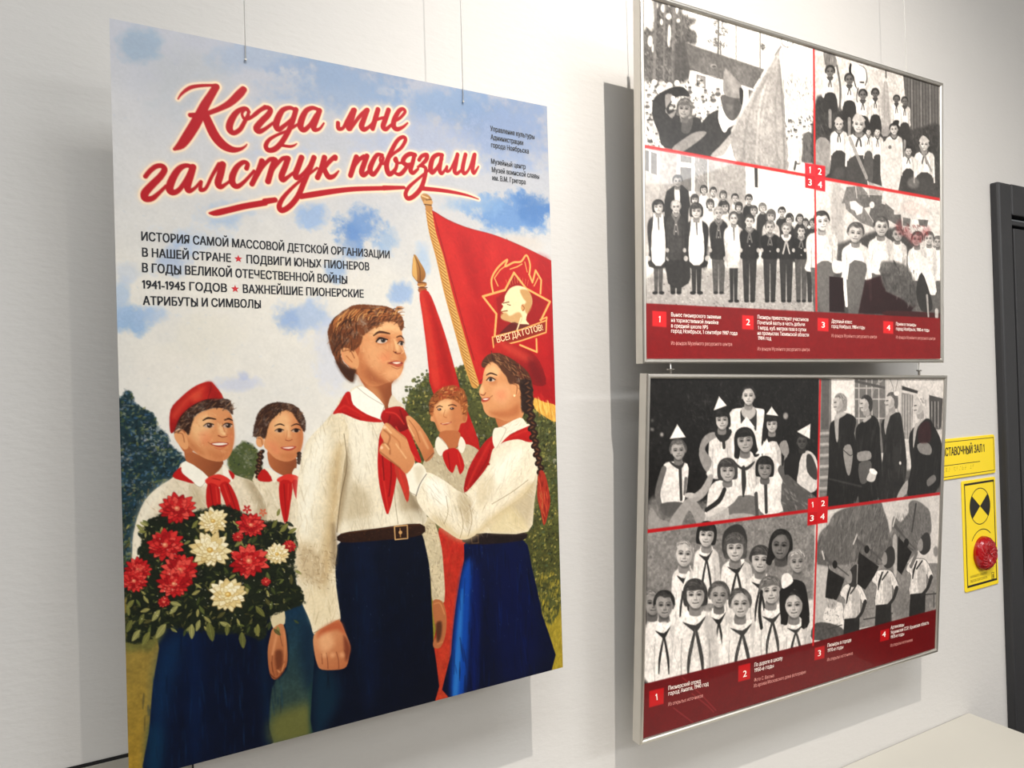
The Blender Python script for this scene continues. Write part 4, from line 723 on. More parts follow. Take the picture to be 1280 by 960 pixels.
B0, B1, B2, B3, B4, B5, B6 = (26, 22, 22), (58, 51, 50), (96, 88, 85), (134, 125, 119), (172, 163, 154), (208, 200, 190), (238, 232, 222)
def g(v): return (v, v * .965, v * .93)
def head(Q, f, x, y, r, hair=50, face=205, style='short', look=0, feat=True):
    """a small printed head: look -1..1 turns it, style sets the hair; every head gets its own tilt and width"""
    tl = math.radians(Q.r.uniform(-7, 7)); wd = Q.r.uniform(.93, 1.05); c_, s_ = math.cos(tl), math.sin(tl); face = face * Q.r.uniform(.93, 1.03)
    def T(P): return [(x + (px * wd * c_ - py * s_) * r, y + (px * wd * s_ + py * c_) * r) for px, py in pts(P)]
    def E(px, py, a, b, col, al=1, so=.8): (cx, cy), = T([(px, py)]); Q.e(f, cx, cy, a * r, b * r, col, al, so)
    lk = look * .16; F_ = lambda k: g(min(248, face * k))
    if style == 'long': Q.p(f, T('-1.05,-.4 -.7,-1.15 0,-1.42 .7,-1.15 1.05,-.4 1.15,.8 1.3,1.6 .8,1.8 .5,1.2 -.5,1.2 -.8,1.8 -1.25,1.6 -1.15,.8'), g(hair), n=.2)
    elif style == 'bob': Q.p(f, T('-1.1,.1 -1.02,-.6 -.6,-1.22 0,-1.42 .6,-1.22 1.02,-.6 1.1,.1 1.04,.8 .7,1.0 -.7,1.0 -1.04,.8'), g(hair), n=.2)
    elif style != 'none': Q.p(f, T('-.98,.2 -1.0,-.6 -.55,-1.25 0,-1.4 .55,-1.25 1.0,-.6 .98,.2 0,.5'), g(hair), n=.2)
    Q.p(f, [(x - r * .36, y + r * .7), (x + r * .36, y + r * .7), (x + r * .5, y + r * 1.75), (x - r * .5, y + r * 1.75)], F_(.7), 1, .8); Q.p(f, [(x - r * .4, y + r * .9), (x + r * .42, y + r * .9), (x + r * .3, y + r * 1.35), (x - r * .3, y + r * 1.3)], F_(.45), .7, 1.2)
    if style in ('short', 'part'): E(-.84, .18, .13, .24, F_(.8)); E(.84, .18, .13, .24, F_(.7))
    Q.p(f, T([(px + lk * .4, py) for px, py in pts('-.8,-.3 -.62,-.8 0,-.98 .62,-.8 .8,-.3 .77,.25 .62,.7 .3,1.08 0,1.17 -.3,1.08 -.62,.7 -.77,.25')]), F_(1))
    Q.p(f, T([(px + lk * .4, py) for px, py in pts('.3,-.8 .78,-.3 .77,.25 .6,.7 .28,1.1 .1,1.12 .42,.6 .5,.1 .42,-.4')]), F_(.68), .62, max(1, r * .035))
    if r > 14: E(-.38 + lk, .32, .2, .2, F_(1.12), .5, 2); E(-.1 + lk, -.5, .34, .2, F_(1.1), .45, 2); E(lk, 1.0, .26, .1, F_(.8), .5, 1.5)
    if feat:
        for q in (-1, 1):
            k = q * .35 + lk; E(k, -.02, .25, .17, F_(.6), .6, 1.2); E(k + lk * .3, .02, .125, .075, F_(.2), .9, .6)
            if r > 26: l_ = T([(k - .2, -.2), (k + q * .02, -.28), (k + .2, -.21)]); Q.l(f, l_, F_(.36), .75, w=r * .075); l2 = T([(k - .18, .01), (k, -.07), (k + .18, .01)]); Q.l(f, l2, F_(.22), .8, w=r * .05)
        Q.l(f, T([(lk * 1.1 + .06, -.05), (lk * 1.3 + .1, .34)]), F_(.74), .7, w=r * .1); E(lk * 1.3 + .02, .45, .17, .065, F_(.5), .7, .9)
        Q.l(f, T([(lk - .26, .7), (lk, .75), (lk + .26, .69)]), F_(.34), .8, w=r * .09)
        if r > 30: Q.l(f, T([(lk - .16, .83), (lk + .16, .82)]), F_(1.08), .5, w=r * .07); Q.l(f, T([(lk - .36, .42), (lk - .38, .66)]), F_(.74), .5, w=r * .06); Q.l(f, T([(lk + .36, .42), (lk + .38, .64)]), F_(.62), .5, w=r * .06)
    hp = {'bob': '-.98,.55 -1.05,-.4 -.7,-1.12 0,-1.4 .7,-1.12 1.05,-.4 .98,.55 .8,.3 .74,-.32 .3,-.42 -.2,-.36 -.7,-.36 -.78,.3', 'fringe': '-.98,.2 -1.0,-.5 -.7,-1.15 0,-1.4 .7,-1.15 1.0,-.5 .98,.2 .82,-.2 .6,-.4 .1,-.48 -.3,-.4 -.8,-.3',
          'short': '-.96,0 -1.0,-.6 -.62,-1.2 0,-1.4 .62,-1.25 1.0,-.6 .95,0 .82,-.3 .6,-.72 .1,-.64 -.4,-.82 -.8,-.42', 'part': '-.98,.3 -1.02,-.5 -.6,-1.2 0,-1.4 .6,-1.2 1.02,-.5 .98,.3 .8,-.2 .52,-.72 .05,-1.02 -.5,-.72 -.8,-.2'}
    hp['long'] = hp['part'] if Q.r.random() < .5 else hp['bob']
    if style in hp: Q.p(f, T(hp[style]), g(hair), n=.2, rag=.4)
    if style in hp and r > 16:
        E(-.25, -1.0, .42, .16, g(hair * 1.5 + 14), .4, 2)
        for _ in range(int(r / 2.2)):
            a = Q.r.uniform(-2.7, -.45); rr_ = Q.r.uniform(.95, 1.25); Q.l(f, T([(rr_ * math.cos(a) * .85, rr_ * math.sin(a) * 1.05), (rr_ * math.cos(a + .3) * .78, rr_ * math.sin(a + .3) * .95)]), g(Q.r.choice([hair * 1.6 + 16, hair * .6, hair * 1.3 + 8])), .55, w=r * .05)
def body(Q, f, x, y, w, h, tone, bw=None, scarf=None, soft=1.2, folds=True):
    b = (bw or w * 1.1) / w
    T = lambda P: [(x + px * w, y + py * h) for px, py in pts(P)]
    P = T([(-.22, 0), (-.6, .05), (-.93, .13), (-1.04, .32), (-b * .98, .7), (-b, 1), (b, 1), (b * .98, .7), (1.04, .32), (.93, .13), (.6, .05), (.22, 0)])
    Q.p(f, P, g(tone), soft=soft, n=.05); Q.p(f, T([(.35, .05), (.93, .13), (1.04, .32), (b, 1), (.45, 1), (.6, .5)]), g(tone * .76), .5, 2.5)
    if h > 120:
        for q in (-1, 1): Q.l(f, T([(q * .66, .36), (q * .7, .62), (q * .66, .98)]), g(tone * .62), .7, 1, w=max(3, w * .05))
    if folds: Q.dabs(f, P, int(w * .8), [g(tone * .8), g(min(245, tone * 1.12)), g(tone * .68), g(tone * .9)], (w * .25, w * .7), (2, 5), 86, 24, .42)
    if tone > 150: Q.p(f, T([(-.4, -.02), (0, .12), (-.3, .17), (-.52, .06)]), g(246), .9, .7, sm=False); Q.p(f, T([(.4, -.02), (0, .12), (.3, .17), (.52, .06)]), g(220), .9, .7, sm=False)
    if scarf is not None:
        Q.p(f, T([(-.48, .03), (-.3, -.01), (0, .11), (.3, -.01), (.48, .03), (.14, .17), (-.1, .17)]), g(scarf))
        for q in (-1, 1): Q.l(f, T([(0, .14), (q * .13, .3), (q * (.2 + Q.r.uniform(-.05, .05)), .46)]), g(scarf), w=w * .17)
GR = s58
def crowd(Q, f, P, n, lo=60, hi=236, r=(6, 12)):
    P_ = pts(P); x0, y0 = P_.min(0); x1, y1 = P_.max(0)
    Q.dabs(f, P, n * 4, [g(lo), g(hi), g((lo + hi) / 2), g(hi), g(lo * .7)], (6, 20), (8, 16), 80, 40, .9, sm=False)
    for _ in range(n):
        x, y = Q.r.uniform(x0, x1), Q.r.uniform(y0, y1); k = Q.r.uniform(*r) * .8; Q.e(f, x, y + k * 1.6, k * 1.3, k, g(Q.r.choice([hi, lo, hi])), .8, 1.2); Q.e(f, x, y, k * .8, k, g(Q.r.choice([170, 200, 140])), .9); Q.e(f, x, y - k * .7, k * .8, k * .45, g(Q.r.choice([60, 90, hi])), .9)

# ---- upper panel
U = Paint(UP, 560, 420, 7); Q = U; p, l, e, blob, dabs = U.p, U.l, U.e, U.blob, U.dabs
U.img[:] = B6
RED, REDB = (190, 44, 44), (206, 40, 46)
# photo 1: ceremony with a banner
TREES = '150,230 215,200 240,-80 400,-80 420,60 440,110 520,130 524,165 480,200 524,240 520,330 450,320 485,500 440,600 150,590'
p('a', TREES, g(104), soft=1, rag=3, n=.2); dabs('a', TREES, 420, [g(72), g(128), g(92), g(150)], (8, 30), (6, 16), 70, 70, .7)
for x, y, rx, ry in ((285, 60, 18, 30), (330, 20, 14, 26), (385, 60, 12, 40), (325, 120, 20, 22), (330, 240, 12, 60), (190, 300, 18, 40), (395, 150, 14, 14), (272, 160, 10, 22), (210, 350, 8, 30), (325, 300, 9, 40), (240, 40, 8, 20)): e('a', x, y, rx, ry, B6, .95, 1.2)
for x, w_ in ((225, 22), (292, 14), (360, 26), (415, 10)): l('a', [(x + 8, -20, w_), (x, 300, w_), (x - 4, 570, w_)], g(134), .8)
p('a', '380,320 450,300 490,480 450,590 370,590 360,420', g(92), .8, 4)
for q, w_ in (('690,60 684,400 676,660', 13), ('815,130 815,560', 6), ('990,190 990,570', 9), ('702,300 702,640', 10)): l('a', q, g(108), w=w_)
for x, y, rx, ry in ((700, 170, 56, 40), (720, 230, 66, 30), (660, 300, 60, 22), (700, 330, 50, 24), (1010, 340, 14, 26), (668, 110, 30, 22)):
    dabs('a', [(x - rx, y), (x, y - ry), (x + rx, y), (x, y + ry)], 26, [g(110), g(140), g(90)], (8, 26), (4, 9), 10, 60, .8)
p('a', '445,305 520,338 1022,505 990,560 940,642 700,570 480,502', g(116), n=.08, sm=False); l('a', '480,502,5 700,575,5 945,645,5', g(80)); l('a', '450,310,4 1020,503,4', g(150), .6); e('a', 650, 480, 24, 14, g(180), .7); e('a', 655, 484, 14, 8, g(90))
p('a', '480,512 940,645 1000,800 450,700', g(232), sm=False); p('a', '530,545 590,560 590,642 530,626', g(150), sm=False); l('a', '530,545 590,560 590,642 530,626 530,545', g(90), w=5, sm=False); l('a', '552,552 552,632', g(220), w=4); p('a', '905,650 940,660 935,720 905,720', g(110), sm=False)
for q in ('1150,690 1385,780', '1150,730 1385,815', '1150,770 1385,850', '1190,690 1190,840', '1290,740 1290,850'): l('a', q, g(226), w=8)
p('a', '1160,700 1385,790 1385,860 1160,840', g(200), .4); dabs('a', '1170,640 1210,520 1260,510 1290,600 1340,560 1385,620 1385,760 1170,700', 120, [g(150), g(176), g(130), g(200)], (8, 26), (4, 9), 85, 40, .7)
crowd(U, 'a', '160,575 440,580 700,690 720,900 160,960', 60, 76, 232, (12, 22)); crowd(U, 'a', '1165,840 1385,850 1385,1130 1180,1180', 30, 80, 236, (12, 20)); crowd(U, 'a', '160,900 330,960 330,1100 160,1060', 14, 60, 210, (14, 24))
for x, y in ((220, 600), (330, 620), (385, 605), (510, 650), (560, 660), (550, 745), (610, 760)): e('a', x, y, 20, 22, g(240))
p('a', '205,760 230,700 300,655 380,628 440,640 480,700 400,700 350,740 330,800 400,800 420,880 520,850 570,910 560,1130 300,1080 250,960 210,860', g(62), n=.06)
p('a', '300,690 360,700 300,800 330,830 380,800 350,860 310,810', g(190), .7); head(U, 'a', 440, 790, 56, 104, 178, 'bob', -.3); p('a', '345,700 372,705 366,740 345,735', g(235)); p('a', '430,860 500,850 480,960 420,960', g(110), .7)
p('a', '560,1130 540,960 560,900 620,830 700,800 740,880 800,900 830,1000 760,1050 720,1100 650,1135', g(66), n=.06)
p('a', '700,760 735,860 780,890 800,860 810,900 760,930 740,960 715,950 685,860', g(236)); p('a', '712,690 852,700 852,800 805,872 765,868 730,820 712,760', g(104)); p('a', '800,720 850,720 845,800 805,860', g(80), .6, 3); p('a', '750,760 790,770 780,800 750,790', g(140), .5, 3)
p('a', '735,500 800,560 852,620 852,706 790,710 728,682 722,590', g(146)); p('a', '735,500 800,570 830,640 800,690 760,600', g(178), .6, 4); p('a', '840,640 868,660 862,760 846,740', g(60))
p('a', '350,1080 420,1020 520,960 600,960 560,1010 450,1090 400,1110', g(150)); p('a', '630,1132 700,1060 790,960 800,990 740,1110 690,1140', g(176))
BAN = '1140,335 1120,370 1020,540 900,740 780,950 790,1100 830,1180 960,1200 1190,1240 1180,1000 1160,700 1130,440'
p('a', BAN, g(170), n=.05)
for q, c in (('1120,420 1000,700 960,1180', 206), ('1130,500 1100,800 1120,1220', 150), ('1080,500 920,800 860,1170', 146), ('1130,440 1150,700 1170,1220', 130), ('1060,600 1000,900 1000,1200', 190), ('1110,380 900,740 785,950', 220)): l('a', q, g(c), .7, 2, w=16)
e('a', 1065, 800, 22, 26, g(196), .5, 4); e('a', 1030, 950, 40, 28, g(190), .5, 5); e('a', 1050, 1160, 46, 30, g(200), .5, 5); l('a', '1140,340,16 1100,400,12', g(150)); l('a', '1145,262 1150,320 1190,345 1225,320 1235,285', g(120), w=6); l('a', '1190,280 1190,345', g(140), w=5); l('a', '1152,340,4 1170,900,4', g(110), .7)
body(U, 'a', 1245, 1010, 50, 170, 238, 50); l('a', '1250,1180,20 1240,1230,16', g(90)); body(U, 'a', 1340, 960, 40, 220, 110)
# photo 3: the class outside (below photo 1)
p('c', '155,90 1000,255 1400,330 1400,1300 155,1300', B6, sm=False); p('c', '155,105 885,245 890,900 155,900', g(172), sm=False, n=.04); p('c', '155,105 260,130 262,330 240,900 155,900', g(186), sm=False)
p('c', '155,118 250,150 250,325 155,285', g(226), sm=False); p('c', '155,130 182,138 182,290 155,280', g(110), sm=False); p('c', '196,142 240,156 240,315 196,300', g(120), sm=False)
p('c', '385,155 520,180 520,470 385,470', g(232), sm=False); p('c', '410,165 492,182 492,228 410,218', g(130), sm=False); p('c', '408,252 490,262 490,430 408,430', g(120), sm=False); p('c', '515,180 612,198 612,440 515,430', g(150), sm=False); dabs('c', '520,190 600,205 600,400 520,390', 30, [g(200), g(110), g(170)], (10, 40), (5, 12), 60, 50, .6)
l('c', '610,195 612,440', g(236), w=8); p('c', '882,248 975,265 975,480 900,480', g(238), sm=False); p('c', '948,258 972,262 974,405 952,402', g(70), sm=False)
p('c', '155,1080 400,1010 1400,1000 1400,1320 155,1270', g(176), soft=6); dabs('c', '155,1060 1400,1000 1400,1320 155,1270', 700, [g(120), g(214), g(90), g(190), g(230)], (3, 12), (3, 8), 0, 40, .7)
BK = [(580, 420, 25, 60, 236), (650, 435, 25, 55, 236), (722, 458, 24, 80, 60), (808, 482, 25, 50, 200), (908, 490, 27, 50, 50), (515, 490, 28, 70, 200), (627, 525, 29, 70, 230), (735, 545, 29, 60, 220), (835, 545, 26, 60, 70), (943, 570, 27, 70, 230), (1008, 550, 26, 110, 60),
      (1148, 582, 27, 50, 60), (1205, 628, 28, 60, 200), (1275, 645, 28, 50, 60), (1319, 660, 24, 60, 70), (1199, 640, 24, 50, 60), (1279, 628, 24, 60, 60), (1372, 660, 24, 60, 60)]
p('c', '310,430 470,430 480,900 470,1100 320,1100 300,700', g(58)); p('c', '370,400 400,400 405,520 372,500', g(236)); head(U, 'c', 390, 358, 34, 60, 180, 'short')
for x, y, r, h_, bt in BK: body(U, 'c', x, y + r * 1.3, r * 1.6, 260, bt, folds=False); head(U, 'c', x, y, r, h_, 206, 'short' if h_ < 60 else 'bob')
FRN = [(250, 545, 40, 60, 64, 1, 'bob'), (378, 545, 36, 170, 74, 0, 'short'), (527, 575, 44, 66, 60, 1, 'bob'), (688, 590, 34, 150, 58, 0, 'short'), (798, 628, 36, 80, 226, 1, 'part'), (913, 650, 36, 60, 48, 0, 'short'), (1068, 610, 34, 90, 64, 1, 'bob'), (1062, 692, 34, 110, 40, 0, 'short'), (1180, 706, 34, 130, 50, 2, 'short'), (1289, 722, 32, 60, 42, 0, 'short'), (1370, 760, 30, 60, 46, 2, 'short')]
for i, (x, y, r, h_, bt, ap, st) in enumerate(FRN):
    if i == 6: body(U, 'c', x, y + r * 1.3, r * 1.8, 300, 220); head(U, 'c', x, y, r, h_, 206, st); continue
    bt_ = y + r * 1.35; L = 1170 if i < 4 else 1230; hem = 960 if ap == 1 else 900
    p('c', [(x - r * 1.5, hem), (x + r * 1.5, hem), (x + r * 1.1, L), (x + r * .15, L), (x, hem + 60), (x - r * .15, L), (x - r * 1.1, L)] if ap != 1 else [(x - r * .9, hem), (x + r * .9, hem), (x + r * .7, L), (x + r * .1, L), (x, hem + 40), (x - r * .1, L), (x - r * .7, L)], g(60 if i % 3 else 92), n=.1, sm=False)
    for s_ in (-1, 1): e('c', x + s_ * r * .6, L, r * .5, r * .3, g(44))
    body(U, 'c', x, bt_, r * 1.95, hem - bt_ + 20, bt, r * 1.7, 120 if ap != 1 else None)
    if ap == 1:
        p('c', [(x - r * .9, bt_ + 50), (x + r * .9, bt_ + 50), (x + r * 1.15, hem - 20), (x - r * 1.15, hem - 20)], g(236), n=.05); l('c', [(x - r * .7, bt_ + 10, r * .5), (x - r * .75, bt_ + 70, r * .5)], g(236)); l('c', [(x + r * .7, bt_ + 10, r * .5), (x + r * .75, bt_ + 70, r * .5)], g(236)); l('c', [(x, bt_ + 20, r * .35), (x + 4, bt_ + 110, r * .25)], g(110))
    elif ap == 2: p('c', [(x - r, bt_ - 6), (x + r, bt_ - 6), (x + r * .7, bt_ + 30), (x, bt_ + 46), (x - r * .7, bt_ + 30)], g(226)); [l('c', [(x, bt_ + 40, 10), (x + q * r * .7, bt_ + 130, 12)], g(190)) for q in (-1, 1)]
    else: p('c', [(x - r * .7, bt_ - 8), (x, bt_ + 24), (x + r * .7, bt_ - 8), (x + r * .4, bt_ - 20), (x - r * .4, bt_ - 20)], g(220)); e('c', x, bt_ + 80, 4, 4, g(220)); e('c', x, bt_ + 130, 4, 4, g(220))
    for s_ in (-1, 1): e('c', x + s_ * r * 1.75, hem - 40, r * .35, r * .45, g(200), .9)
    head(U, 'c', x, y, r, h_, 214, st)
# photo 2: stage
p('b', '225,-100 1150,-100 1150,700 1150,1500 225,1300', g(208), sm=False, n=.06); dabs('b', '240,340 860,500 860,900 240,800', 160, [g(222), g(188), g(232), g(200)], (6, 20), (6, 16), 0, 80, .4)
p('b', '862,500 1150,600 1150,1000 920,960 880,700', g(92), sm=False)
for x in range(885, 1150, 22): l('b', [(x, 540 + (x - 865) * .27, 9), (x + 4, 980, 9)], g(120 if (x // 22) % 3 else 152), .8)
p('b', '225,760 300,700 420,800 640,900 940,940 1150,930 1150,1480 600,1350 225,1260', g(72), n=.2, soft=3); dabs('b', '225,780 640,920 1150,950 1150,1460 225,1260', 240, [g(100), g(50), g(140), g(84)], (10, 40), (6, 14), 80, 40, .5)
p('b', '290,365 360,380 385,470 340,500 300,470', g(130)); dabs('b', '290,370 360,385 380,460 310,470', 14, [g(90), g(170)], (20, 50), (5, 9), 100, 15, .7); l('b', '385,480 410,640 405,800', g(110), w=18)
p('b', '520,480 560,468 595,510 604,590 585,645 540,640 520,600', g(236)); l('b', '485,470,16 480,520,20 500,560,12', B0); l('b', '545,470,4 590,500,5 604,570,8 590,620,8', g(60)); l('b', '552,598,8 580,600,10', B0); l('b', '540,640,8 525,720,12 545,760,8', g(40)); l('b', '505,570,8 525,640,10', g(50))
for q, w_ in (('740,500 742,560', 16), ('732,600 728,930', 14), ('745,600 770,930', 14)): l('b', q, g(120 if w_ == 16 else 150), w=w_)
p('b', '720,640 745,590 765,700 775,960 700,960', g(176), .8)
for x, y, r, sk in ((335, 520, 34, 62), (475, 578, 34, 58), (574, 690, 32, 60), (664, 680, 28, 62), (818, 722, 24, 60), (878, 738, 26, 70)):
    body(U, 'b', x, y + r * 1.2, r * 1.5, 150, 232, r * 1.5, 60); p('b', [(x - r * 1.1, y + 165), (x + r * 1.1, y + 165), (x + r * 1.5, y + 290), (x - r * 1.3, y + 290)], g(sk)); l('b', [(x, y + 290, r * .8), (x, y + 400, r * .7)], g(150)); head(U, 'b', x, y, r, 50, 120, 'part')
for x, y, w_, h_, sk, cap in ((400, 905, 60, 360, 60, 1), (545, 905, 90, 400, 66, 1), (680, 960, 40, 330, 60, 0), (800, 940, 60, 420, 70, 0), (905, 1100, 46, 240, 60, 0), (1020, 1050, 70, 380, 64, 1), (615, 960, 34, 280, 80, 0)):
    r = w_ * .55; body(U, 'b', x, y + r * 1.3, w_, h_ * .5, 236, w_ * .95, 80); p('b', [(x - w_ * .8, y + r + h_ * .5), (x + w_ * .8, y + r + h_ * .5), (x + w_ * .8, y + h_ + 80), (x - w_ * .8, y + h_ + 80)], g(sk + 14)); head(U, 'b', x, y, r, 60, 216, 'short')
    for s_ in (-1, 1): l('b', [(x + s_ * w_ * .95, y + r + h_ * .16, w_ * .22), (x + s_ * w_ * 1.05, y + r + h_ * .62, w_ * .18)], g(226))
    if cap: p('b', [(x - r, y - r * .55), (x - r * .2, y - r * 1.7), (x + r, y - r * .6), (x, y - r * .4)], g(190))
l('b', '480,1010,30 600,1290,26', g(160), .9); p('b', '715,1040 850,1060 830,1390 715,1370', g(212)); e('b', 770, 1070, 12, 14, g(90), .8); l('b', '990,1060,20 1070,1240,18', g(150)); e('b', 940, 1330, 42, 40, g(140), .7, 3); p('b', '235,1020 330,1030 330,1260 235,1250', g(176), .8); e('b', 400, 1260, 40, 40, g(96), .7, 3)
# photo 4: line of pupils in shirts (frame d, below photo 2)
p('d', '238,335 720,420 1150,505 1150,1400 238,1400', g(214), sm=False); p('d', '350,380 420,400 440,560 420,900 350,760', g(176), .8, 4); e('d', 430, 450, 26, 34, g(200)); l('d', '380,640 385,800', g(180), w=40)
for q, c in (('455,400 560,390 610,450 540,500 420,520', 128), ('530,455 715,460 710,520 560,560 520,500', 110), ('610,360 730,400 715,460 620,450', 176), ('440,500 560,520 640,640 660,700 560,660 450,560', 132), ('640,500 740,530 760,640 670,680 620,600', 104), ('735,515 800,570 800,600 850,600 860,700 760,640', 112), ('865,620 920,630 915,690 865,680', 120), ('975,635 1050,640 1040,690 985,680', 104)): p('d', q, g(c), sm=False, n=.1)
l('d', '610,360 618,470', g(210), w=8); l('d', '520,390 530,480', g(200), w=6); p('d', '478,505 520,502 548,530 575,545 566,590 530,605 515,570 485,560', g(232), sm=False); e('d', 640, 530, 18, 24, g(236)); e('d', 950, 655, 26, 22, g(238)); p('d', '850,540 940,500 1060,590 1000,610 900,590', (222, 200, 190), .5, 3); p('d', '560,760 800,700 1000,850 1150,860 1150,1400 300,1400 300,900', g(84), soft=4, n=.1)
for x, y, r, h_, fc, lk, bw_, bh in ((275, 650, 56, 60, 236, .8, 110, 290), (1120, 800, 32, 90, 190, -.5, 50, 260), (1055, 775, 38, 90, 206, -.5, 52, 260), (968, 780, 42, 84, 200, -.4, 66, 270), (825, 745, 40, 92, 186, .6, 66, 270), (705, 690, 56, 86, 206, .9, 90, 290), (520, 735, 58, 90, 200, .2, 96, 290)):
    body(U, 'd', x, y + r * 1.3, bw_, bh, 236, bw_ * 1.0); p('d', [(x - bw_ * .75, y + r + bh - 10), (x + bw_ * .8, y + r + bh - 10), (x + bw_ * .6, 1340), (x - bw_ * .5, 1330)], g(104), n=.08, sm=False); head(U, 'd', x, y, r, h_, fc, 'short', lk)
p('d', '810,680 850,640 860,700 900,690 930,740 980,740 1000,720 1050,690 1060,730 1000,790 960,830 920,800 880,760 830,740', (126, 30, 34), .35, 5); dabs('d', '830,670 1060,700 980,830 860,760', 40, [(140, 36, 40), (96, 60, 58), (150, 90, 86)], (10, 30), (6, 12), 50, 60, .6)
p('f', '240,0 355,0 350,200 330,345 270,345 245,200', g(116)); p('f', '355,-20 440,-10 420,60 360,60', g(232)); l('f', '435,-40,36 440,120,34 455,300,24', g(236)); p('f', '475,0 600,0 590,100 530,360 470,360', g(106)); l('f', '610,-20,34 625,120,30 632,260,18', g(232)); p('f', '635,-40 720,70 640,60', g(226)); p('f', '330,90 430,100 440,350 330,345', (40, 22, 24), sm=False); p('f', '590,120 720,80 740,200 960,300 900,370 540,360', (44, 20, 22), .9, 2, sm=False)
p('f', '700,0 760,-20 900,20 960,200 940,320 800,200 720,160', g(92), .9, 3, n=.2); dabs('f', '700,0 940,0 950,300 760,200', 60, [g(60), g(120), g(84)], (20, 60), (8, 18), 80, 40, .5); p('f', '920,-60 1050,-30 1110,200 1050,210 1000,60 930,40', g(232)); p('f', '1000,60 1060,210 1080,330 1000,340 960,200', g(60)); p('f', '760,340 1150,360 1150,390 760,380', (70, 30, 30)); l('f', '1040,230,18 1050,380,14', g(170)); l('f', '1110,340,30 1110,380,30', g(190))
Q.img[:] = 255 * (Q.img / 255) ** 1.16; Q.img *= (1 + .04 * Q.n2 + .08 * Q.n3 + .06 * Q.n1)[..., None]
U.img *= (1 + .02 * U.n2 + .03 * U.n3 + .05 * U.n1)[..., None]
# dividers, caption band, numbered squares
p('Z', '800,378.6 1185,398.2 1185,460 800,460', (118, 11, 14), soft=.8, sm=False, n=.07)
dabs('Z', '812,386 1174,404 1178,448 808,448', 150, [(126, 18, 20), (110, 8, 11), (118, 12, 14)], (3, 10), (2, 6), 2, 5, .3)
l('Z', '807,183.2 1180,250.2', RED, w=4.2); l('Z', '1016.8,20 1018.6,210 1020.5,388', RED, w=2.8)
p('e', '1160,1 1160,1 1160,1', RED)
for q, c in (('1006,203.6 1019,205.5 1019.2,220 1006.2,217.8', (206, 44, 52)), ('1019,205.5 1031.6,207.5 1031.6,223 1019.2,220.6', (190, 34, 44)), ('1006.2,217.8 1019.2,220.2 1019.4,237 1006.4,234.6', (184, 34, 42)), ('1019.2,220.6 1031.6,223 1031.6,239.8 1019.4,237.4', (214, 40, 50)),
             ('815.5,388.5 833,389.8 833,409 815.5,407.6', (206, 28, 32)), ('927.8,393.8 942,394.8 942,412.3 927.8,411.2', (206, 28, 32)), ('1022,397.2 1035.6,398.2 1035.6,414.4 1022,413.4', (206, 28, 32)), ('1104,401.2 1116.5,402.2 1116.5,417.4 1104,416.4', (206, 28, 32))): p('Z', q, c, sm=False)
U.grain(.01, .012)
U.mesh('printed_photographs', M_glossy, ut, lift=.0)
D = .014
lettering('printed_digit', UP, [(1011.4, 216, 1013, 216.4, 8, '1'), (1022.6, 218, 1027, 218.8, 8, '2'), (1010.4, 231.5, 1014.6, 232.2, 8, '3'), (1022.6, 234.4, 1027.4, 235.2, 8, '4'),
    (823.4, 402.5, 825.2, 402.7, 7.6, '1'), (932.8, 406.2, 937.4, 406.5, 7.4, '2'), (1027, 409.3, 1031, 409.6, 6.8, '3'), (1108.5, 412.6, 1112.8, 412.9, 6.4, '4')], M_capt, ut, bold=D)
lettering('caption_line', UP, [(839, 395.4, 901, 398.6, 4.6, 'Вынос пионерского знамени'), (839, 402.2, 898, 405.4, 4.6, 'на торжественной линейке'), (839, 409.2, 885, 411.4, 4.6, 'в средней школе №5'), (839, 415.8, 921.5, 418.8, 4.6, 'город Ноябрьск, 1 сентября 1987 года'),
    (947, 398.4, 1010.5, 401.6, 4.4, 'Пионеры приветствуют участников'), (947, 405.2, 1006, 407.6, 4.4, 'Почетной вахты в честь добычи'), (947.5, 411.8, 1007.5, 414.2, 4.4, '1 млрд. куб. метров газа в сутки'), (947, 418.4, 1011, 420.8, 4.4, 'на промыслах Тюменской области'), (947.6, 424.6, 964, 425.2, 4.4, '1984 год'),
    (1039.5, 403.2, 1065, 404.6, 4.2, 'Дружный класс'), (1039.5, 409.8, 1081, 411.4, 4.2, 'город Ноябрьск, 1980-е годы'), (1120, 406.8, 1145, 408, 3.9, 'Прием в пионеры'), (1120, 412.8, 1161.5, 414.6, 3.9, 'город Ноябрьск, 1980-е годы')], M_capt, ut, bold=.005)
lettering('source_line', UP, [(839, 431, 915, 432.2, 4.2, 'Из фондов Музейного ресурсного центра'), (947, 438, 1012, 438.8, 4, 'Из фондов Музейного ресурсного центра'), (1039.5, 421.4, 1096, 422.8, 3.8, 'Из фондов Музейного ресурсного центра'), (1120, 423.2, 1169, 425, 3.6, 'Из фондов Музейного ресурсного центра')], M_capt2, ut)

# ---- lower panel
V_ = Paint(LP, 560, 420, 11); p, l, e, blob, dabs = V_.p, V_.l, V_.e, V_.blob, V_.dabs; Q = V_
V_.img[:] = B1
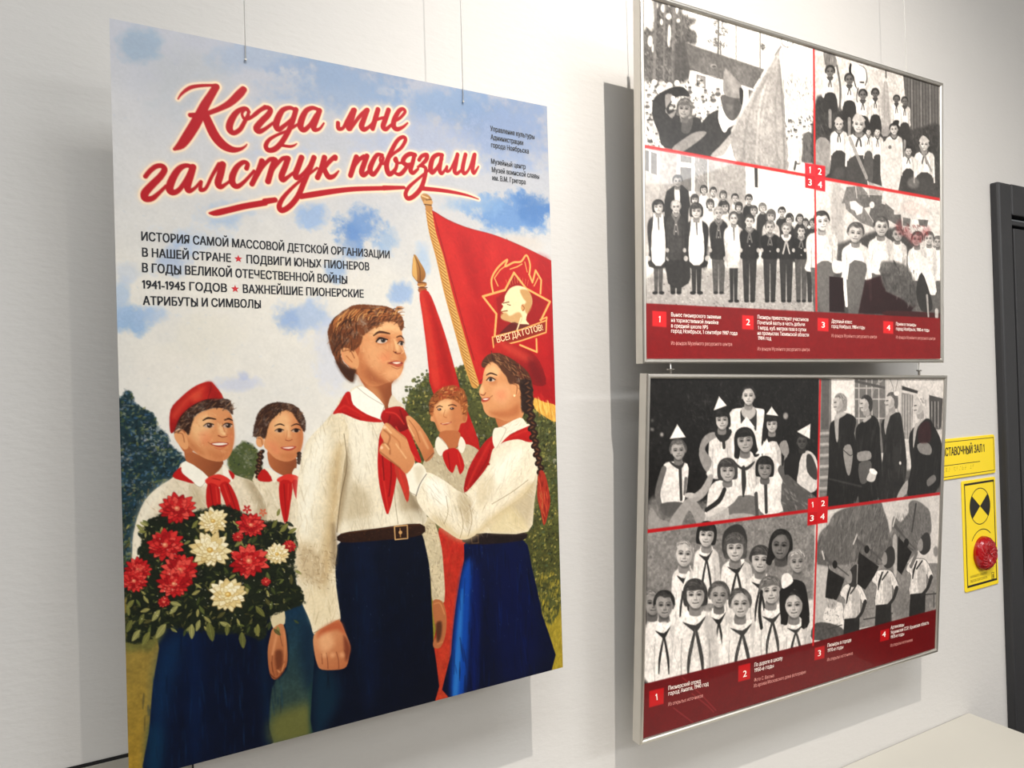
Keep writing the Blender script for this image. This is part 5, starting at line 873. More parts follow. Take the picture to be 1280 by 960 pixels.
# photo 1: group with paper hats in front of a dark hedge
p('g', '150,-60 1440,-60 1440,1080 150,1080', g(34), sm=False, n=.3); dabs('g', '180,-50 1400,-50 1400,800 180,800', 900, [g(22), g(50), g(66), g(34), g(16), g(44)], (8, 30), (6, 16), 60, 80, .55, sm=False)
dabs('g', '480,60 840,60 840,400 480,300', 160, [g(76), g(58), g(90), g(40)], (10, 40), (4, 9), 50, 60, .5); dabs('h', '60,240 220,240 220,420 60,420', 60, [g(74), g(50), g(30)], (10, 26), (5, 10), 60, 60, .6)
e('g', 275, 368, 12, 14, g(190), .8, 2); e('g', 205, 330, 14, 12, g(150), .7, 2); e('h', 12, 232, 18, 24, g(190), .8, 2); e('g', 205, 265, 10, 10, g(130), .6, 2)
p('g', '180,850 320,830 600,860 1000,900 1400,860 1400,1120 180,1160', g(120), soft=5, n=.2); dabs('g', '180,860 1400,900 1400,1100 180,1140', 260, [g(90), g(150), g(110), g(170)], (8, 26), (4, 10), 20, 60, .5)
def hat(f, P): p(f, P, g(240), sm=False); q_ = pts(P); l(f, [tuple(q_[0]), tuple((q_[1] + q_[2]) / 2)], g(200), .6, w=5)
# woman standing behind
p('g', '770,210 850,175 1000,180 1020,220 1000,420 990,900 780,900 765,400', g(232), n=.04); p('g', '850,190 905,240 955,185 965,220 960,340 930,300 860,300 848,260', g(60)); p('g', '860,170 945,165 955,220 905,262 860,225', g(180)); head(Q, 'g', 905, 85, 56, 44, 206, 'part'); l('g', '848,60,16 842,110,18', g(40)); 
# back row
body(Q, 'g', 700, 350, 80, 330, 226); p('g', '570,400 640,350 700,370 620,420 590,480 640,560 600,640 545,520', g(150)); p('g', '660,340 780,330 760,400 700,420', g(50)); l('g', '722,390,26 728,460,26', g(56)); head(Q, 'g', 712, 262, 58, 36, 186, 'bob', .1); hat('g', '692,92 747,156 652,192')
body(Q, 'g', 1075, 380, 64, 300, 222); p('g', '1020,260 1050,205 1110,215 1150,290 1150,420 1190,480 1170,560 1110,420 1020,420', g(38)); head(Q, 'g', 1075, 292, 50, 34, 196, 'long', -.1); hat('g', '1074,166 1122,232 1034,222'); p('g', '1130,440 1180,410 1200,500 1160,520', g(150)); l('g', '1180,500,24 1165,620,22', g(150))
# left boy
p('g', '262,860 280,620 330,566 460,580 462,700 440,840 400,880 300,880', g(228), n=.05); l('g', '290,620,44 250,760,46 250,840,40 290,960,34', g(112)); l('g', '450,690,26 440,800,20', g(90), .8); p('g', '330,560 400,590 440,560 430,600 400,620 350,590', g(60)); l('g', '408,600,26 416,840,22', g(62)); head(Q, 'g', 394, 482, 58, 92, 176, 'short', .1); hat('g', '388,294 448,386 334,398')
p('g', '270,870 420,860 440,930 330,960 280,940', g(96))
# middle girls
body(Q, 'g', 885, 520, 110, 330, 224, 100); p('g', '790,830 960,820 950,960 780,970', g(120)); p('g', '800,560 870,610 950,560 930,600 880,630 820,600', g(56)); l('g', '868,610,30 872,720,40 868,815,14', g(58)); head(Q, 'g', 880, 412, 70, 40, 176, 'long', 0); hat('g', '892,236 952,316 838,306')
p('g', '600,900 620,760 700,700 830,760 800,860 640,960 580,960', g(226), n=.05); l('g', '730,770,34 690,850,36 600,915,30', g(50)); head(Q, 'g', 752, 630, 66, 62, 178, 'bob', .3)
p('g', '950,760 1000,700 1100,560 1150,640 1200,860 1120,940 1020,950 960,860', g(226), n=.05); l('g', '1030,730,28 1035,930,26', g(66)); l('g', '1140,620,50 1200,740,50 1260,860,60', g(100)); head(Q, 'g', 1024, 612, 64, 36, 156, 'bob', .1); hat('g', '1040,398 1078,500 956,510'); p('g', '1200,700 1300,760 1400,900 1400,980 1240,980 1180,860', g(96))
# legs in front
p('g', '330,1000 440,850 500,830 560,900 600,980 560,1120 520,1000 470,920 400,1060 330,1110', g(160)); p('g', '470,830 560,760 620,660 650,680 600,800 520,860', g(170)); p('g', '190,900 260,980 330,1010 300,1130 180,1140', g(150)); p('g', '740,960 940,950 1000,1060 760,1090', g(170)); e('g', 480, 810, 40, 20, g(190)); l('g', '960,800,30 970,980,26', g(80)); l('g', '1180,880,30 1160,1020,24', g(100))
p('g', '600,940 760,900 720,1090 600,1110', g(200), .8)
# right boy (frame h)
p('h', '95,740 105,600 140,500 190,490 240,560 245,740 200,790 130,780', g(210), n=.05); p('h', '165,520 200,520 240,620 235,700 170,640', g(70)); p('h', '0,560 60,520 110,540 90,700 20,720', g(40)); head(Q, 'h', 132, 420, 46, 34, 92, 'short', -.2); hat('h', '192,290 188,398 94,346'); p('h', '0,660 120,740 240,830 240,900 0,940', g(96)); dabs('h', '0,680 230,840 230,900 0,930', 40, [g(140), g(70), g(170)], (16, 50), (6, 14), 40, 30, .5)
# photo 2: four schoolgirls walking
p('h', '255,-60 1180,-60 1160,850 245,940', g(206), sm=False, n=.04); p('h', '268,-60 345,-60 340,840 255,860', g(130), sm=False); p('h', '275,-40 330,-40 325,330 270,330', g(100), sm=False); p('h', '345,-60 510,-60 505,600 345,600', g(228), sm=False)
for y in range(360, 860, 80): l('h', [(262, y), (326, y - 4)], g(176), w=16); l('h', [(262, y + 26), (326, y + 22)], g(90), w=4)
p('h', '515,-60 750,-60 730,500 515,520', g(120), sm=False)
for x in (545, 600, 640, 690): l('h', [(x, -50), (x, 500)], g(190), w=9)
for y in (30, 110, 250): l('h', [(515, y), (735, y)], g(186), w=8)
l('h', '640,110 660,20 720,-30', g(160), w=10); l('h', '520,-20 740,30', g(90), w=16)
p('h', '850,10 975,50 970,70 850,40', g(60), sm=False); p('h', '850,60 940,80 930,400 850,400', g(140), sm=False)
for x in (868, 888, 908, 926): l('h', [(x, 80), (x, 400)], g(200), w=6)
p('h', '1055,80 1155,105 1145,330 1060,330', g(80), sm=False)
for x in (1075, 1098, 1122): l('h', [(x, 130), (x, 320)], g(170), w=7)
p('h', '735,-60 860,-60 850,500 740,500', g(196), .8, sm=False); l('h', '770,-40,6 800,60,6 780,160,6', g(140)); l('h', '830,-40,6 810,80,6 830,200,6', g(140)); dabs('h', '880,300 1150,300 1150,500 900,480', 60, [g(150), g(190), g(120)], (10, 30), (6, 14), 0, 90, .5)
p('h', '480,700 1160,620 1160,860 300,930', g(90), .9, 3, n=.1)
def girl(P, hx, hy, r, hair, sc, tn=38):
    p('h', P, g(tn), n=.12, soft=.9); dabs('h', P, 70, [g(tn * 1.5), g(tn * .6), g(tn * 1.9)], (30, 110), (6, 14), 92, 14, .4)
    c = g(hair); p('h', [(hx - r * .5, hy - r * .8), (hx + r * .2, hy - r * 1.25), (hx + r * .95, hy - r * .7), (hx + r * 1.05, hy + r * .3), (hx + r * .9, hy + r * 1.1), (hx + r * .4, hy + r * 1.0), (hx + r * .2, hy)], c)
    p('h', [(hx - r * .3, hy + r * .7), (hx + r * .45, hy + r * .6), (hx + r * .6, hy + r * 1.7), (hx - r * .25, hy + r * 1.7)], g(160))
    p('h', [(hx - r * .78, hy - r * .5), (hx - r * .2, hy - r * .95), (hx + r * .4, hy - r * .5), (hx + r * .45, hy + r * .5), (hx + r * .05, hy + r * 1.05), (hx - r * .55, hy + r * 1.1), (hx - r * .72, hy + r * .65), (hx - r * .98, hy + r * .3), (hx - r * .8, hy)], g(198))
    p('h', [(hx, hy), (hx + r * .45, hy - r * .2), (hx + r * .4, hy + r * .6), (hx - r * .3, hy + r * 1.05)], g(160), .6, 2); e('h', hx + r * .42, hy + r * .1, r * .13, r * .22, g(180))
    l('h', [(hx - r * .68, hy), (hx - r * .42, hy - r * .04)], g(50), .9, w=r * .12); l('h', [(hx - r * .72, hy + r * .62), (hx - r * .4, hy + r * .58)], g(80), .9, w=r * .1); dabs('h', [(hx - r * .2, hy - r), (hx + r * .8, hy - r * .8), (hx + r, hy + r * .4), (hx + r * .6, hy)], 12, [g(hair * .6), g(hair * 1.4)], (10, 30), (3, 5), 60, 30, .6)
    p('h', [(hx - r * .62, hy - r * .62), (hx - r * .35, hy - r * 1.12), (hx + r * .25, hy - r * 1.28), (hx + r * .85, hy - r * .8), (hx + r * .98, hy), (hx + r * .7, hy + r * .7), (hx + r * .5, hy + r * .1), (hx + r * .3, hy - r * .45), (hx - r * .1, hy - r * .72)], c, n=.2); dabs('h', [(hx - r * .3, hy - r), (hx + r * .8, hy - r * .8), (hx + r * .8, hy), (hx + r * .4, hy - r * .4)], 10, [g(hair * .6), g(min(240, hair * 1.5))], (10, 26), (2, 4), 40, 30, .6)
    p('h', sc, g(176)); 
girl('325,600 332,320 362,265 450,212 524,255 512,360 540,480 562,620 520,860 325,905', 402, 135, 54, 150, '372,230 430,215 400,260 395,400 380,415 368,300')
p('h', '430,475 480,440 500,520 480,655 455,640', g(150)); l('h', '432,480 480,520 500,510', g(60), w=5); p('h', '420,200 455,215 400,250 370,235', g(190))
girl('545,860 552,600 528,480 524,320 590,262 640,228 690,280 700,440 712,620 680,860', 592, 142, 50, 66, '575,260 625,228 632,245 585,280')
p('h', '536,500 622,488 630,545 545,560', g(150)); p('h', '545,580 628,560 632,640 600,715 555,715', g(96)); p('h', '600,690 640,615 672,640 660,700 630,712', g(200)); p('h', '630,614 676,636 668,660 624,640', g(238))
girl('690,845 700,640 722,500 706,290 760,240 836,205 862,290 892,560 880,700 850,770 810,840', 778, 122, 50, 100, '740,235 790,195 770,240 745,330 738,370 728,300', 46); p('h', '800,60 830,50 836,80 806,84', g(220)); p('h', '795,470 830,460 850,560 820,640 800,580', g(56)); e('h', 845, 575, 8, 12, g(220))
girl('900,812 925,600 908,420 925,340 990,280 1050,250 1100,320 1145,430 1150,620 1100,790', 985, 158, 54, 190, '960,290 1030,250 975,310 955,400 940,470 940,360'); p('h', '970,440 1040,425 1075,470 1060,515 990,500', g(140)); p('h', '1040,700 1090,660 1105,700 1050,745', g(120)); p('h', '850,760 900,700 890,800 820,835', g(170)); p('h', '990,300 1050,270 1070,340 1060,420 980,420', (70, 30, 34), .6, 2)
l('h', '330,690,5 560,745,8', g(110), .6, 2)
# photo 3: crowd of girls (frame i)
p('i', '170,205 1440,35 1420,1000 1200,1080 160,1260', g(134), sm=False, n=.16); dabs('i', '180,210 1420,60 1400,560 180,600', 620, [g(104), g(160), g(120), g(176), g(90)], (6, 22), (4, 10), 20, 60, .5, sm=False)
p('i', '160,880 400,800 900,760 1420,700 1420,1010 1000,1100 160,1290', g(222), soft=3, n=.05)
def torso(x, y, w_, h_, sc=56, tn=228): body(Q, 'i', x, y, w_, h_, tn, w_ * 1.15, None); p('i', [(x - w_ * .5, y), (x - w_ * .1, y + h_ * .06), (x - w_ * .3, y + h_ * .2)], g(242)); p('i', [(x + w_ * .5, y), (x + w_ * .1, y + h_ * .06), (x + w_ * .3, y + h_ * .2)], g(242)); p('i', [(x - w_ * .62, y + h_ * .14), (x, y + h_ * .18), (x + w_ * .5, y + h_ * .06), (x + w_ * .2, y + h_ * .22), (x, y + h_ * .27), (x - w_ * .2, y + h_ * .24)], g(sc)); [l('i', [(x, y + h_ * .22, w_ * .14), (x + s_ * w_ * .3, y + h_ * .6, w_ * .2), (x + s_ * w_ * .36, y + h_ * .85, w_ * .08)], g(sc)) for s_ in (-1, 1)]
torso(440, 450, 90, 500); torso(600, 310, 90, 400); torso(820, 400, 110, 400); torso(990, 510, 100, 400)
head(Q, 'i', 600, 225, 72, 44, 212, 'bob'); head(Q, 'i', 438, 362, 78, 140, 200, 'part', .1); p('i', '712,300 730,200 800,150 860,160 895,240 890,330 860,360 740,380', g(60)); head(Q, 'i', 808, 320, 80, 84, 196, 'bob', -.1); head(Q, 'i', 990, 405, 76, 66, 196, 'fringe', .2); head(Q, 'i', 1140, 300, 84, 40, 130, 'long', -.3); head(Q, 'i', 1260, 420, 66, 150, 180, 'long', .1)
l('i', '370,560,34 400,680,34 330,840,40 320,900,30', g(232)); l('i', '470,500,24 430,620,22', g(240))
head(Q, 'i', 205, 720, 74, 120, 150, 'short', .6); head(Q, 'i', 292, 735, 78, 46, 156, 'short', .3)
torso(290, 860, 100, 440, 50); torso(690, 760, 100, 440, 50); torso(520, 780, 150, 560, 70); torso(860, 840, 140, 440, 70); torso(1080, 760, 120, 400, 66)
head(Q, 'i', 690, 665, 74, 80, 176, 'part', .2); head(Q, 'i', 518, 660, 84, 66, 206, 'bob'); head(Q, 'i', 845, 725, 82, 84, 196, 'part', .1); head(Q, 'i', 1068, 630, 78, 104, 200, 'fringe', -.1)
for q in ('1000,640 985,780 1000,900', '1140,640 1155,780 1150,860'): l('i', q, g(44), w=26)
torso(1250, 860, 100, 300, 60); head(Q, 'i', 1235, 735, 78, 40, 186, 'long', -.2); p('i', '1170,560 1290,560 1330,640 1350,860 1290,900 1300,700 1240,620 1180,700 1150,860 1130,700', g(40)); p('i', '1150,520 1200,505 1230,560 1190,600 1150,610', g(236))
dabs('i', '200,980 1300,860 1300,1040 200,1240', 120, [g(190), g(240), g(160)], (20, 60), (3, 7), 95, 30, .4)
# photo 4: buglers on a quay (frame j)
p('j', '225,60 1160,-90 1150,760 210,1000', g(206), sm=False); p('j', '225,430 1150,430 1150,800 215,960', g(138), sm=False, n=.1); dabs('j', '230,440 780,450 700,800 230,860', 120, [g(170), g(120), g(190), g(100)], (20, 70), (3, 8), 0, 15, .5); p('j', '225,440 330,450 300,860 215,880', g(196), .8, 5)
p('j', '245,440 250,250 275,190 320,150 350,90 420,40 560,0 690,-30 730,60 765,180 775,420 500,430', g(104), n=.16, rag=1)
dabs('j', '250,420 280,200 420,50 690,-20 760,200 760,420', 320, [g(76), g(130), g(92), g(146), g(64)], (14, 60), (4, 10), 105, 22, .6)
p('j', '755,420 780,190 800,90 850,130 905,60 905,0 950,-30 1010,0 1060,60 1070,200 1030,260 900,420', g(112), n=.16, rag=1); dabs('j', '770,400 800,120 920,10 1050,50 1050,220', 140, [g(80), g(140), g(100)], (14, 50), (4, 9), 80, 40, .6); p('j', '790,260 820,240 820,500 800,520', g(196), .8)
l('j', '960,0,14 930,200,12', g(70)); p('j', '810,640 900,620 900,760 800,820', g(130), n=.1); p('j', '300,760 420,720 430,920 300,940', g(220)); dabs('j', '300,770 420,740 420,930 300,940', 60, [g(90), g(170), g(240)], (6, 16), (4, 8), 0, 90, .8); p('j', '215,880 300,860 420,900 420,960 210,990', g(90), n=.2)
for q in ('1020,660 1115,650', '1090,640 1090,750', '700,800 790,795', '780,790 780,860', '580,840 700,820', '320,910 420,880'): l('j', q, g(70), w=7)
for x, y, bx, by, s_ in ((500, 520, 505, 600, 1.0), (755, 385, 735, 500, 1.0), (1015, 285, 985, 420, 1.05)):
    if 1: P = [(bx - 70, by), (bx - 30, by - 20), (bx + 40, by - 14), (bx + 80, by + 50), (bx + 100, by + 110), (bx + 70, by + 130), (bx + 50, by + 90), (bx + 40, by + 230), (bx - 70, by + 240), (bx - 60, by + 100), (bx - 96, by + 60)]
    l('j', P + [P[0]], g(70), .8, w=7); p('j', P, g(218), n=.05); p('j', [(bx - 10, by + 20), (bx + 46, by + 60), (bx + 40, by + 230), (bx - 5, by + 236)], g(168), .7, 2); dabs('j', P, 36, [g(160), g(232), g(130)], (14, 50), (4, 9), 80, 30, .5); p('j', [(bx - 66, by + 235), (bx + 45, by + 225), (bx + 40, by + 400), (bx - 76, by + 400)], g(50), n=.1, sm=False)
    l('j', [(bx + 84, by + 115, 34), (bx + 60, by + 190, 26), (bx + 15, by + 245, 22)], g(60)); l('j', [(bx - 60, by + 30, 30), (bx - 20, by - 60, 24)], g(120)) if x > 900 else None
    l('j', [(bx - 20, by, 14), (bx - 40, by + 60, 18), (bx - 50, by + 120, 10)], g(50)); l('j', [(bx + 20, by - 6, 12), (bx - 20, by + 50, 12)], g(60))
    p('j', [(x - 34, y + 24), (x - 20, y - 40), (x + 20, y - 80), (x + 48, y - 50), (x + 50, y + 40), (x + 10, y + 84), (x - 26, y + 70)], g(64)); p('j', [(x - 46, y + 20), (x - 22, y - 36), (x - 6, y - 6), (x - 8, y + 44), (x - 30, y + 60)], g(150))
for q in ('290,380,30 330,420,14 380,450,10 470,520,8', '320,440,8 340,490,8 440,540,8', '520,255,30 560,290,14 640,345,10 710,410,8', '545,300,8 545,345,8 600,400,8 690,440,8', '800,150,26 850,210,14 900,270,10 955,330,8', '880,280,8 900,310,8 940,335,8'): l('j', q, g(92)); 
for q in ('278,345 292,400', '505,290 530,225', '793,160 812,85'): l('j', q, g(200), w=12)
for x, y in ((370, 440), (602, 330), (890, 280)): e('j', x, y, 18, 30, g(44))
for q in ('322,470 440,545 410,640 380,705 300,680 310,560', '545,350 690,455 660,520 590,625 530,580 535,440', '830,235 930,350 900,420 855,515 822,480'): p('j', q, g(44), n=.2, sm=False)
p('j', '300,690 385,705 360,765 310,740', g(170)); dabs('j', '300,690 385,705 360,765 310,740', 20, [g(110), g(210)], (12, 26), (3, 5), 80, 10, .7); l('j', '535,440 530,580', g(190), w=5); e('j', 1105, 345, 18, 38, g(120), .8, 2)
Q.img[:] = 255 * (Q.img / 255) ** 1.16; Q.img *= (1 + .04 * Q.n2 + .08 * Q.n3 + .06 * Q.n1)[..., None]
# dividers, caption band, numbered squares
p('Z', '800,856.2 1020,802.2 1049,794.6 1185,757.5 1185,840 800,950', (94, 2, 7), soft=.8, sm=False, n=.07)
dabs('Z', '814,862 1166,773 1166,810 808,912', 120, [(104, 8, 12), (86, 2, 6), (98, 4, 9)], (3, 10), (2, 6), -16, 4, .3)
for q in ('853,847 874,866 895,888', '865,867 884,882 892,890', '842,885 858,897 866,903'): l('Z', q, (156, 60, 60), .5, w=1.2)
l('Z', '800,665.4 811,664 1010,638.6 1185,615.6', (168, 18, 24), w=4.2); l('Z', '1025.6,460 1021.4,650 1016.4,806', (186, 26, 30), w=2.6)
for q, c in (('1010,623.6 1022,622 1022,639.6 1009.6,641.2', (196, 22, 28)), ('1022.6,621.8 1035.3,620 1034.7,637.6 1022.3,639.2', (188, 18, 26)), ('1009.6,641.2 1021.6,639.6 1021,655.4 1009.2,657.2', (176, 14, 22)), ('1022.3,639.2 1034.7,637.6 1034.2,653.2 1021.4,655', (186, 20, 26)),
             ('811.6,864 829.8,859.6 829.4,879.6 811.4,884.4', (178, 6, 14)), ('923,832.6 938,828.8 937.6,848.4 922.8,852.4', (178, 6, 14)), ('1018.6,810 1030.8,807 1030.4,822.4 1018,825.6', (170, 6, 14)), ('1100.6,788.4 1111.6,785.6 1111.2,799.4 1100,802.4', (170, 6, 14))): p('Z', q, c, sm=False)
V_.grain(.01, .012)
V_.mesh('printed_photographs', M_glossy, lt, lift=.0)
lettering('printed_digit', LP, [(1015, 634.4, 1016.6, 634, 6.6, '1'), (1026.6, 632.8, 1031, 632.2, 6.8, '2'), (1012.6, 651.4, 1017, 650.8, 7, '3'), (1025.4, 649.6, 1030.6, 648.9, 7, '4'),
    (820, 875.6, 821.8, 874.8, 8, '1'), (928.8, 846.6, 933.2, 845.4, 7.6, '2'), (1022.4, 820.4, 1026, 819.4, 7, '3'), (1102.8, 796.6, 1107, 795.6, 6.4, '4')], M_capt, lt, bold=D)
lettering('caption_line', LP, [(835.4, 862.8, 876, 853.4, 4.8, 'Пионерский отряд'), (835.4, 869.6, 885.6, 856.8, 4.8, 'город Анапа, 1940 год'), (943, 833.6, 978, 824.6, 4.6, 'По дороге в школу'), (943, 840.4, 967, 834, 4.6, '1950-е годы'),
    (1034.4, 809, 1064, 801.8, 4.2, 'Пионеры в городе'), (1034.4, 815.4, 1054, 810.4, 4.2, '1970-е годы'), (1113.4, 786.6, 1130, 782.4, 3.9, 'Артековцы'), (1113.4, 792.8, 1161, 780, 3.9, 'Украинская ССР, Крымская область'), (1113.4, 798.4, 1130, 794, 3.9, '1970-е годы')], M_capt, lt, bold=.005)
lettering('source_line', LP, [(835.4, 882.6, 878.6, 871.4, 4.2, 'Из открытых источников'), (942.6, 852.2, 967.4, 846.2, 4, 'Фото С. Васина'), (942.4, 859.4, 1007, 841.6, 4, 'Из архива Московского дома фотографии'), (1034, 826.8, 1066, 818.2, 3.8, 'Из открытых источников'), (1113, 808.8, 1140.6, 801.4, 3.6, 'Из открытых источников')], M_capt2, lt)
# ------------------------------------------------------------------ hanging lines, hooks and connectors
M_line = mat('nylon_line', (248, 247, 243), .5); M_hook = mat('steel_hook', (150, 146, 138), .35, metal=1)
def tube(bm, a, b, r, n=8):
    a, b = Vector(a), Vector(b); d = (b - a); q = d.to_track_quat('Z', 'Y')
    rings = [[bm.verts.new(c + q @ Vector((r * math.cos(2 * math.pi * i / n), r * math.sin(2 * math.pi * i / n), 0))) for i in range(n)] for c in (a, b)]
    for i in range(n): bm.faces.new([rings[0][i], rings[0][(i + 1) % n], rings[1][(i + 1) % n], rings[1][i]])
    bm.faces.new(rings[0][::-1]); bm.faces.new(rings[1])
TOPZ = CEIL - .002
def hang(label, pt, parts_fn, group=None):
    t = empty('hanging_line', tuple(pt)); tag(t, label, 'hanging line', group)
    b = bmesh.new(); tube(b, pt, (pt[0], pt[1], TOPZ), .0006); obj('line', b, M_line, t, smooth=True); parts_fn(t, pt); return t
def knot(t, pt):
    b = bmesh.new(); tube(b, (pt[0], pt[1] - .0012, pt[2]), (pt[0], pt[1] + .0002, pt[2]), .0014, 12); obj('hole_ring', b, M_hook, t)
for (x, y), lab in (((307, 74.5), 'thin white line holding the left side of the big poster'), ((579, 127), 'thin white line holding the right side of the big poster')):
    hang(lab, PS.at(x, y, .0022), knot)
def hook(t, pt):
    b = bmesh.new(); tube(b, (pt[0], pt[1], pt[2] - .012), (pt[0], pt[1], pt[2] + .026), .0035, 10); obj('line_gripper', b, M_hook, t, smooth=False)
    b = bmesh.new(); tube(b, (pt[0], pt[1], pt[2] - .012), (pt[0], pt[1] - .010, pt[2] - .016), .0015); obj('hook', b, M_hook, t)
for u, lab in ((.0555, 'thin line above the top left corner of the upper photo panel'), (None, 'thin line above the top right corner of the upper photo panel')):
    if u is None: q = US.at(1150, 92); u = (q - US.o) @ US.ex
    q = US.xyz(u, .016, -.030); hang(lab, q, hook)
for (xa, ya), (xb, yb), lab in (((838.5, 455), (838.5, 467), 'left small metal link joining the two photo panels'), ((1149.5, 455), (1149, 469), 'right small metal link joining the two photo panels')):
    a, b_ = US.at(xa, ya, -.010), LS.at(xb, yb, -.010); b_ = np.array([b_[0], b_[1], b_[2]]); a = np.array([b_[0], b_[1], a[2]])
    t = empty('panel_link', tuple(b_)); tag(t, lab, 'link')
    z1 = max(a[2], b_[2] + .012); zm = b_[2] + (z1 - b_[2]) * .42
    b = bmesh.new(); tube(b, (b_[0], b_[1], b_[2] - .001), (b_[0], b_[1], z1 + .003), .0011); obj('link_wire', b, M_line, t)
    b = bmesh.new(); tube(b, (b_[0], b_[1], b_[2]), (b_[0], b_[1], zm), .0024); obj('link_socket', b, M_hook, t)
    b = bmesh.new(); tube(b, (b_[0] - .008, b_[1], zm), (b_[0] + .008, b_[1], zm), .0016); obj('link_bar', b, M_hook, t)

# ------------------------------------------------------------------ yellow signs beside the door
M_yel = mat('yellow_plastic', (236, 206, 30), .4, noise=.03, nscale=20); M_yedge = mat('pale_plastic_edge', (232, 226, 150), .4)
M_blk = mat('sign_black', (24, 20, 16), .45); M_oliv = mat('olive_print', (120, 104, 20), .5)
M_red = mat('red_button_plastic', (150, 0, 10), .2, spec=.6, coat=.25)
WS = Sheet(np.array([0, WY - .0035, EYE]), (1, 0, 0), (0, 0, -1), 3, 2)
def wxz(x, y): q = WS.at(x, y); return q[0], q[2]
def plate(name, x0, x1, z0, z1, label, r=.006):
    t = empty(name, ((x0 + x1) / 2, WY, z0)); tag(t, label, 'sign')
    b = bmesh.new(); 
    def loop(y, i=0): return [b.verts.new((cx + (r - i) * math.cos(a), y, cz + (r - i) * math.sin(a))) for cx, cz, a0 in ((x1 - r, z1 - r, 0), (x0 + r, z1 - r, 90), (x0 + r, z0 + r, 180), (x1 - r, z0 + r, 270)) for a in [math.radians(a0 + k * 22.5) for k in range(5)]]
    A1, A2, A3 = loop(WY - .0004), loop(WY - .0028), loop(WY - .0035, .0012); n = len(A1)
    for P_, Q_ in ((A1, A2), (A2, A3)):
        for i in range(n): b.faces.new([P_[i], P_[(i + 1) % n], Q_[(i + 1) % n], Q_[i]])
    b.faces.new(A3); b.faces.new(A1[::-1]); obj('sign_plate', b, M_yel, t); return t
def flat(name, polys, m, parent, y=WY - .0038):
    b = bmesh.new()
    for P in polys: b.faces.new([b.verts.new((q[0], y, q[1])) for q in P])
    return obj(name, b, m, parent)
def ring(x0, x1, z0, z1, w_, wv=None):
    wv = wv or w_; return [[(x0, z0), (x1, z0), (x1, z0 + wv), (x0, z0 + wv)], [(x0, z1 - wv), (x1, z1 - wv), (x1, z1), (x0, z1)], [(x0, z0 + wv), (x0 + w_, z0 + wv), (x0 + w_, z1 - wv), (x0, z1 - wv)], [(x1 - w_, z0 + wv), (x1, z0 + wv), (x1, z1 - wv), (x1 - w_, z1 - wv)]]
xr_, zt = wxz(1243.2, 543); _, zb_ = wxz(1244.3, 591); xr_ = min(xr_, DX0 - .004); xl = xr_ - .30
s1 = plate('room_sign', xl, xr_, zb_, zt, 'wide yellow sign with the hall name in black, above the sign with the red button')
flat('sign_border', ring(xl + .006, xr_ - .006, zb_ + .007, zt - .007, .0016), M_blk, s1)
xm = wxz(1225, 577)[0]; zm = wxz(1225, 577)[1]
flat('rule_line', [[(xl + .02, zm), (xm, zm), (xm, zm + .0016), (xl + .02, zm + .0016)]], M_blk, s1)
a = wxz(1183, 569.6); b_ = wxz(1230.4, 565)
k_ = (b_[0] - a[0]) / 15.0; _a = np.array([a[0] - 2.75 * k_, a[1]])
def world_line(x0, z0, x1, h, text, m, parent, bold=0.0, name='sign_lettering'):
    co, polys = type_mesh(text); V, Fc = [], []; k = h / CAP
    X = (co[:, 0] - co[:, 0].min()) / (co[:, 0].max() - co[:, 0].min()) * (x1 - x0) + x0; Zc = z0 + co[:, 1] * k
    for i, (dx, dz) in enumerate([(0, 0)] if not bold else [(-1, -.4), (1, -.4), (-1, .4), (1, .4)]):
        base = len(V); V += [(x + dx * bold * k, WY - .0038 - i * 1e-5, z + dz * bold * k) for x, z in zip(X, Zc)]; Fc += [tuple(base + j for j in q) for q in polys]
    me = bpy.data.meshes.new(name); me.from_pydata(V, [], Fc); me.update(); return link(name, me, m, parent)
world_line(_a[0], (a[1] + b_[1]) / 2, b_[0], .0200, 'ВЫСТАВОЧНЫЙ ЗАЛ 1', M_blk, s1, .022)
xa, za = wxz(1187, 589); xb, zb2 = wxz(1216, 584.5); dots = []
rr = random.Random(5)
for i in range(13):
    cx = xa - .04 + (xb - xa + .04) * i / 12
    if i in (4, 10): continue
    for dx, dz in ((0, 0), (.0035, 0), (0, .004), (.0035, .004), (0, .008), (.0035, .008)):
        if rr.random() < .6: dots.append([(cx + dx + .0011 * math.cos(t), za + dz + .0011 * math.sin(t)) for t in [k * math.pi / 3 for k in range(6)]])
flat('braille_dots', dots, M_oliv, s1)
x0, z1_ = wxz(1202.6, 602); x1, _ = wxz(1244, 594); _, z0_ = wxz(1206, 741.5); x1 = min(x1, DX0 - .003); z1_ = min(z1_, zb_ - .003)
s2 = plate('call_button_sign', x0, x1, z0_, z1_, 'tall yellow sign with a black and yellow disc and a round red button', .005)
flat('sign_border', ring(x0 + .008, x1 - .008, z0_ + .011, z1_ - .007, .0034, .0055), M_blk, s2)
cx, cz = wxz(1225, 632.6); R = .046 * 0 + (wxz(1225, 609.5)[1] - cz)
N = 40; circ = lambda r_, a0, a1, n_=12: [(cx + r_ * math.cos(math.radians(a0 + (a1 - a0) * i / n_)), cz + r_ * math.sin(math.radians(a0 + (a1 - a0) * i / n_))) for i in range(n_ + 1)]
seg = []
for i in range(N):
    a0, a1 = i * 9, i * 9 + 9; o1 = circ(R, a0, a1, 1); i1 = circ(R * .955, a0, a1, 1); seg.append([o1[0], o1[1], i1[1], i1[0]])
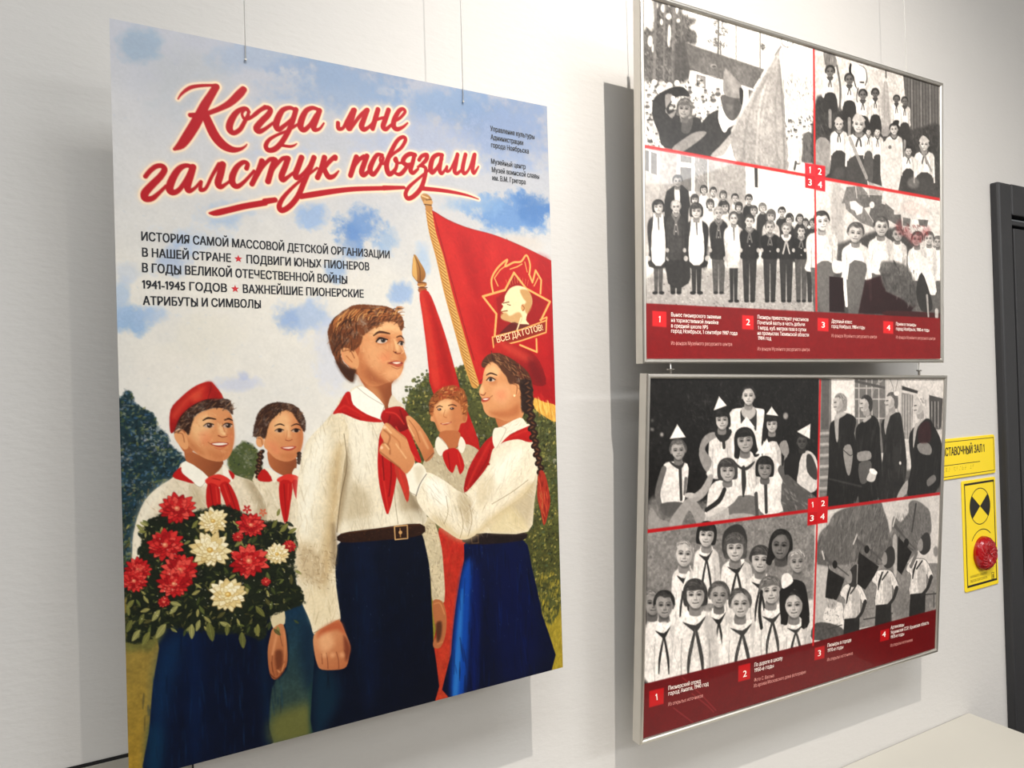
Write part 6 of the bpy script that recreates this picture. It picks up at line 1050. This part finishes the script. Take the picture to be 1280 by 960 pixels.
flat('disc_emblem', seg + [[(cx, cz)] + circ(R * .96, -39, 39), [(cx, cz)] + circ(R * .96, 141, 219)], M_blk, s2)
bx, bz = wxz(1228.5, 691); RB = wxz(1229.5, 669.5)[1] - bz
seg = []
for i in range(14):
    a0 = 48 + i * 7; f_ = lambda r_, a_: (bx + r_ * math.cos(math.radians(a_)), bz + .004 + r_ * math.sin(math.radians(a_))); seg.append([f_(RB * 1.34, a0), f_(RB * 1.34, a0 + 7), f_(RB * 1.29, a0 + 7), f_(RB * 1.29, a0)])
flat('arc_mark', seg, M_blk, s2)
b = bmesh.new(); prof = [(1, 0), (1, .006), (.96, .011), (.86, .016), (.77, .0185), (.68, .0195), (.56, .0203), (.45, .0205), (.33, .020), (.22, .019), (.1, .0184), (0, .018)]; n = 40; jr = random.Random(2); rings = []
for q, y in prof[:-1]: rings.append([b.verts.new((bx + RB * q * math.cos(2 * math.pi * i / n), WY - .0036 - y + (jr.uniform(-.0012, .0012) if 0 < y and q < .97 else 0), bz + RB * q * math.sin(2 * math.pi * i / n))) for i in range(n)])
for P_, Q_ in zip(rings, rings[1:]):
    for i in range(n): b.faces.new([P_[i], P_[(i + 1) % n], Q_[(i + 1) % n], Q_[i]])
tip = b.verts.new((bx, WY - .0036 - prof[-1][1], bz)); [b.faces.new([rings[-1][i], rings[-1][(i + 1) % n], tip]) for i in range(n)]; b.faces.new(rings[0][::-1])
o = obj('button', b, M_red, s2); o['label'] = 'round faceted red button'
lx0, lz = wxz(1213, 722.5); lx1 = wxz(1234, 720)[0]
world_line(lx0, lz - .001, lx1, .0062, 'НАЖМИТЕ КНОПКУ', M_oliv, s2); world_line(lx0, lz - .0125, lx1, .0062, 'ВЫЗОВ ПЕРСОНАЛА', M_oliv, s2)
ix, iz = wxz(1239.4, 724); flat('door_icon', ring(ix, ix + .013, iz, iz + .018, .0014) + [[(ix + .005, iz + .002), (ix + .009, iz + .004), (ix + .009, iz + .014), (ix + .005, iz + .013)]], M_blk, s2)
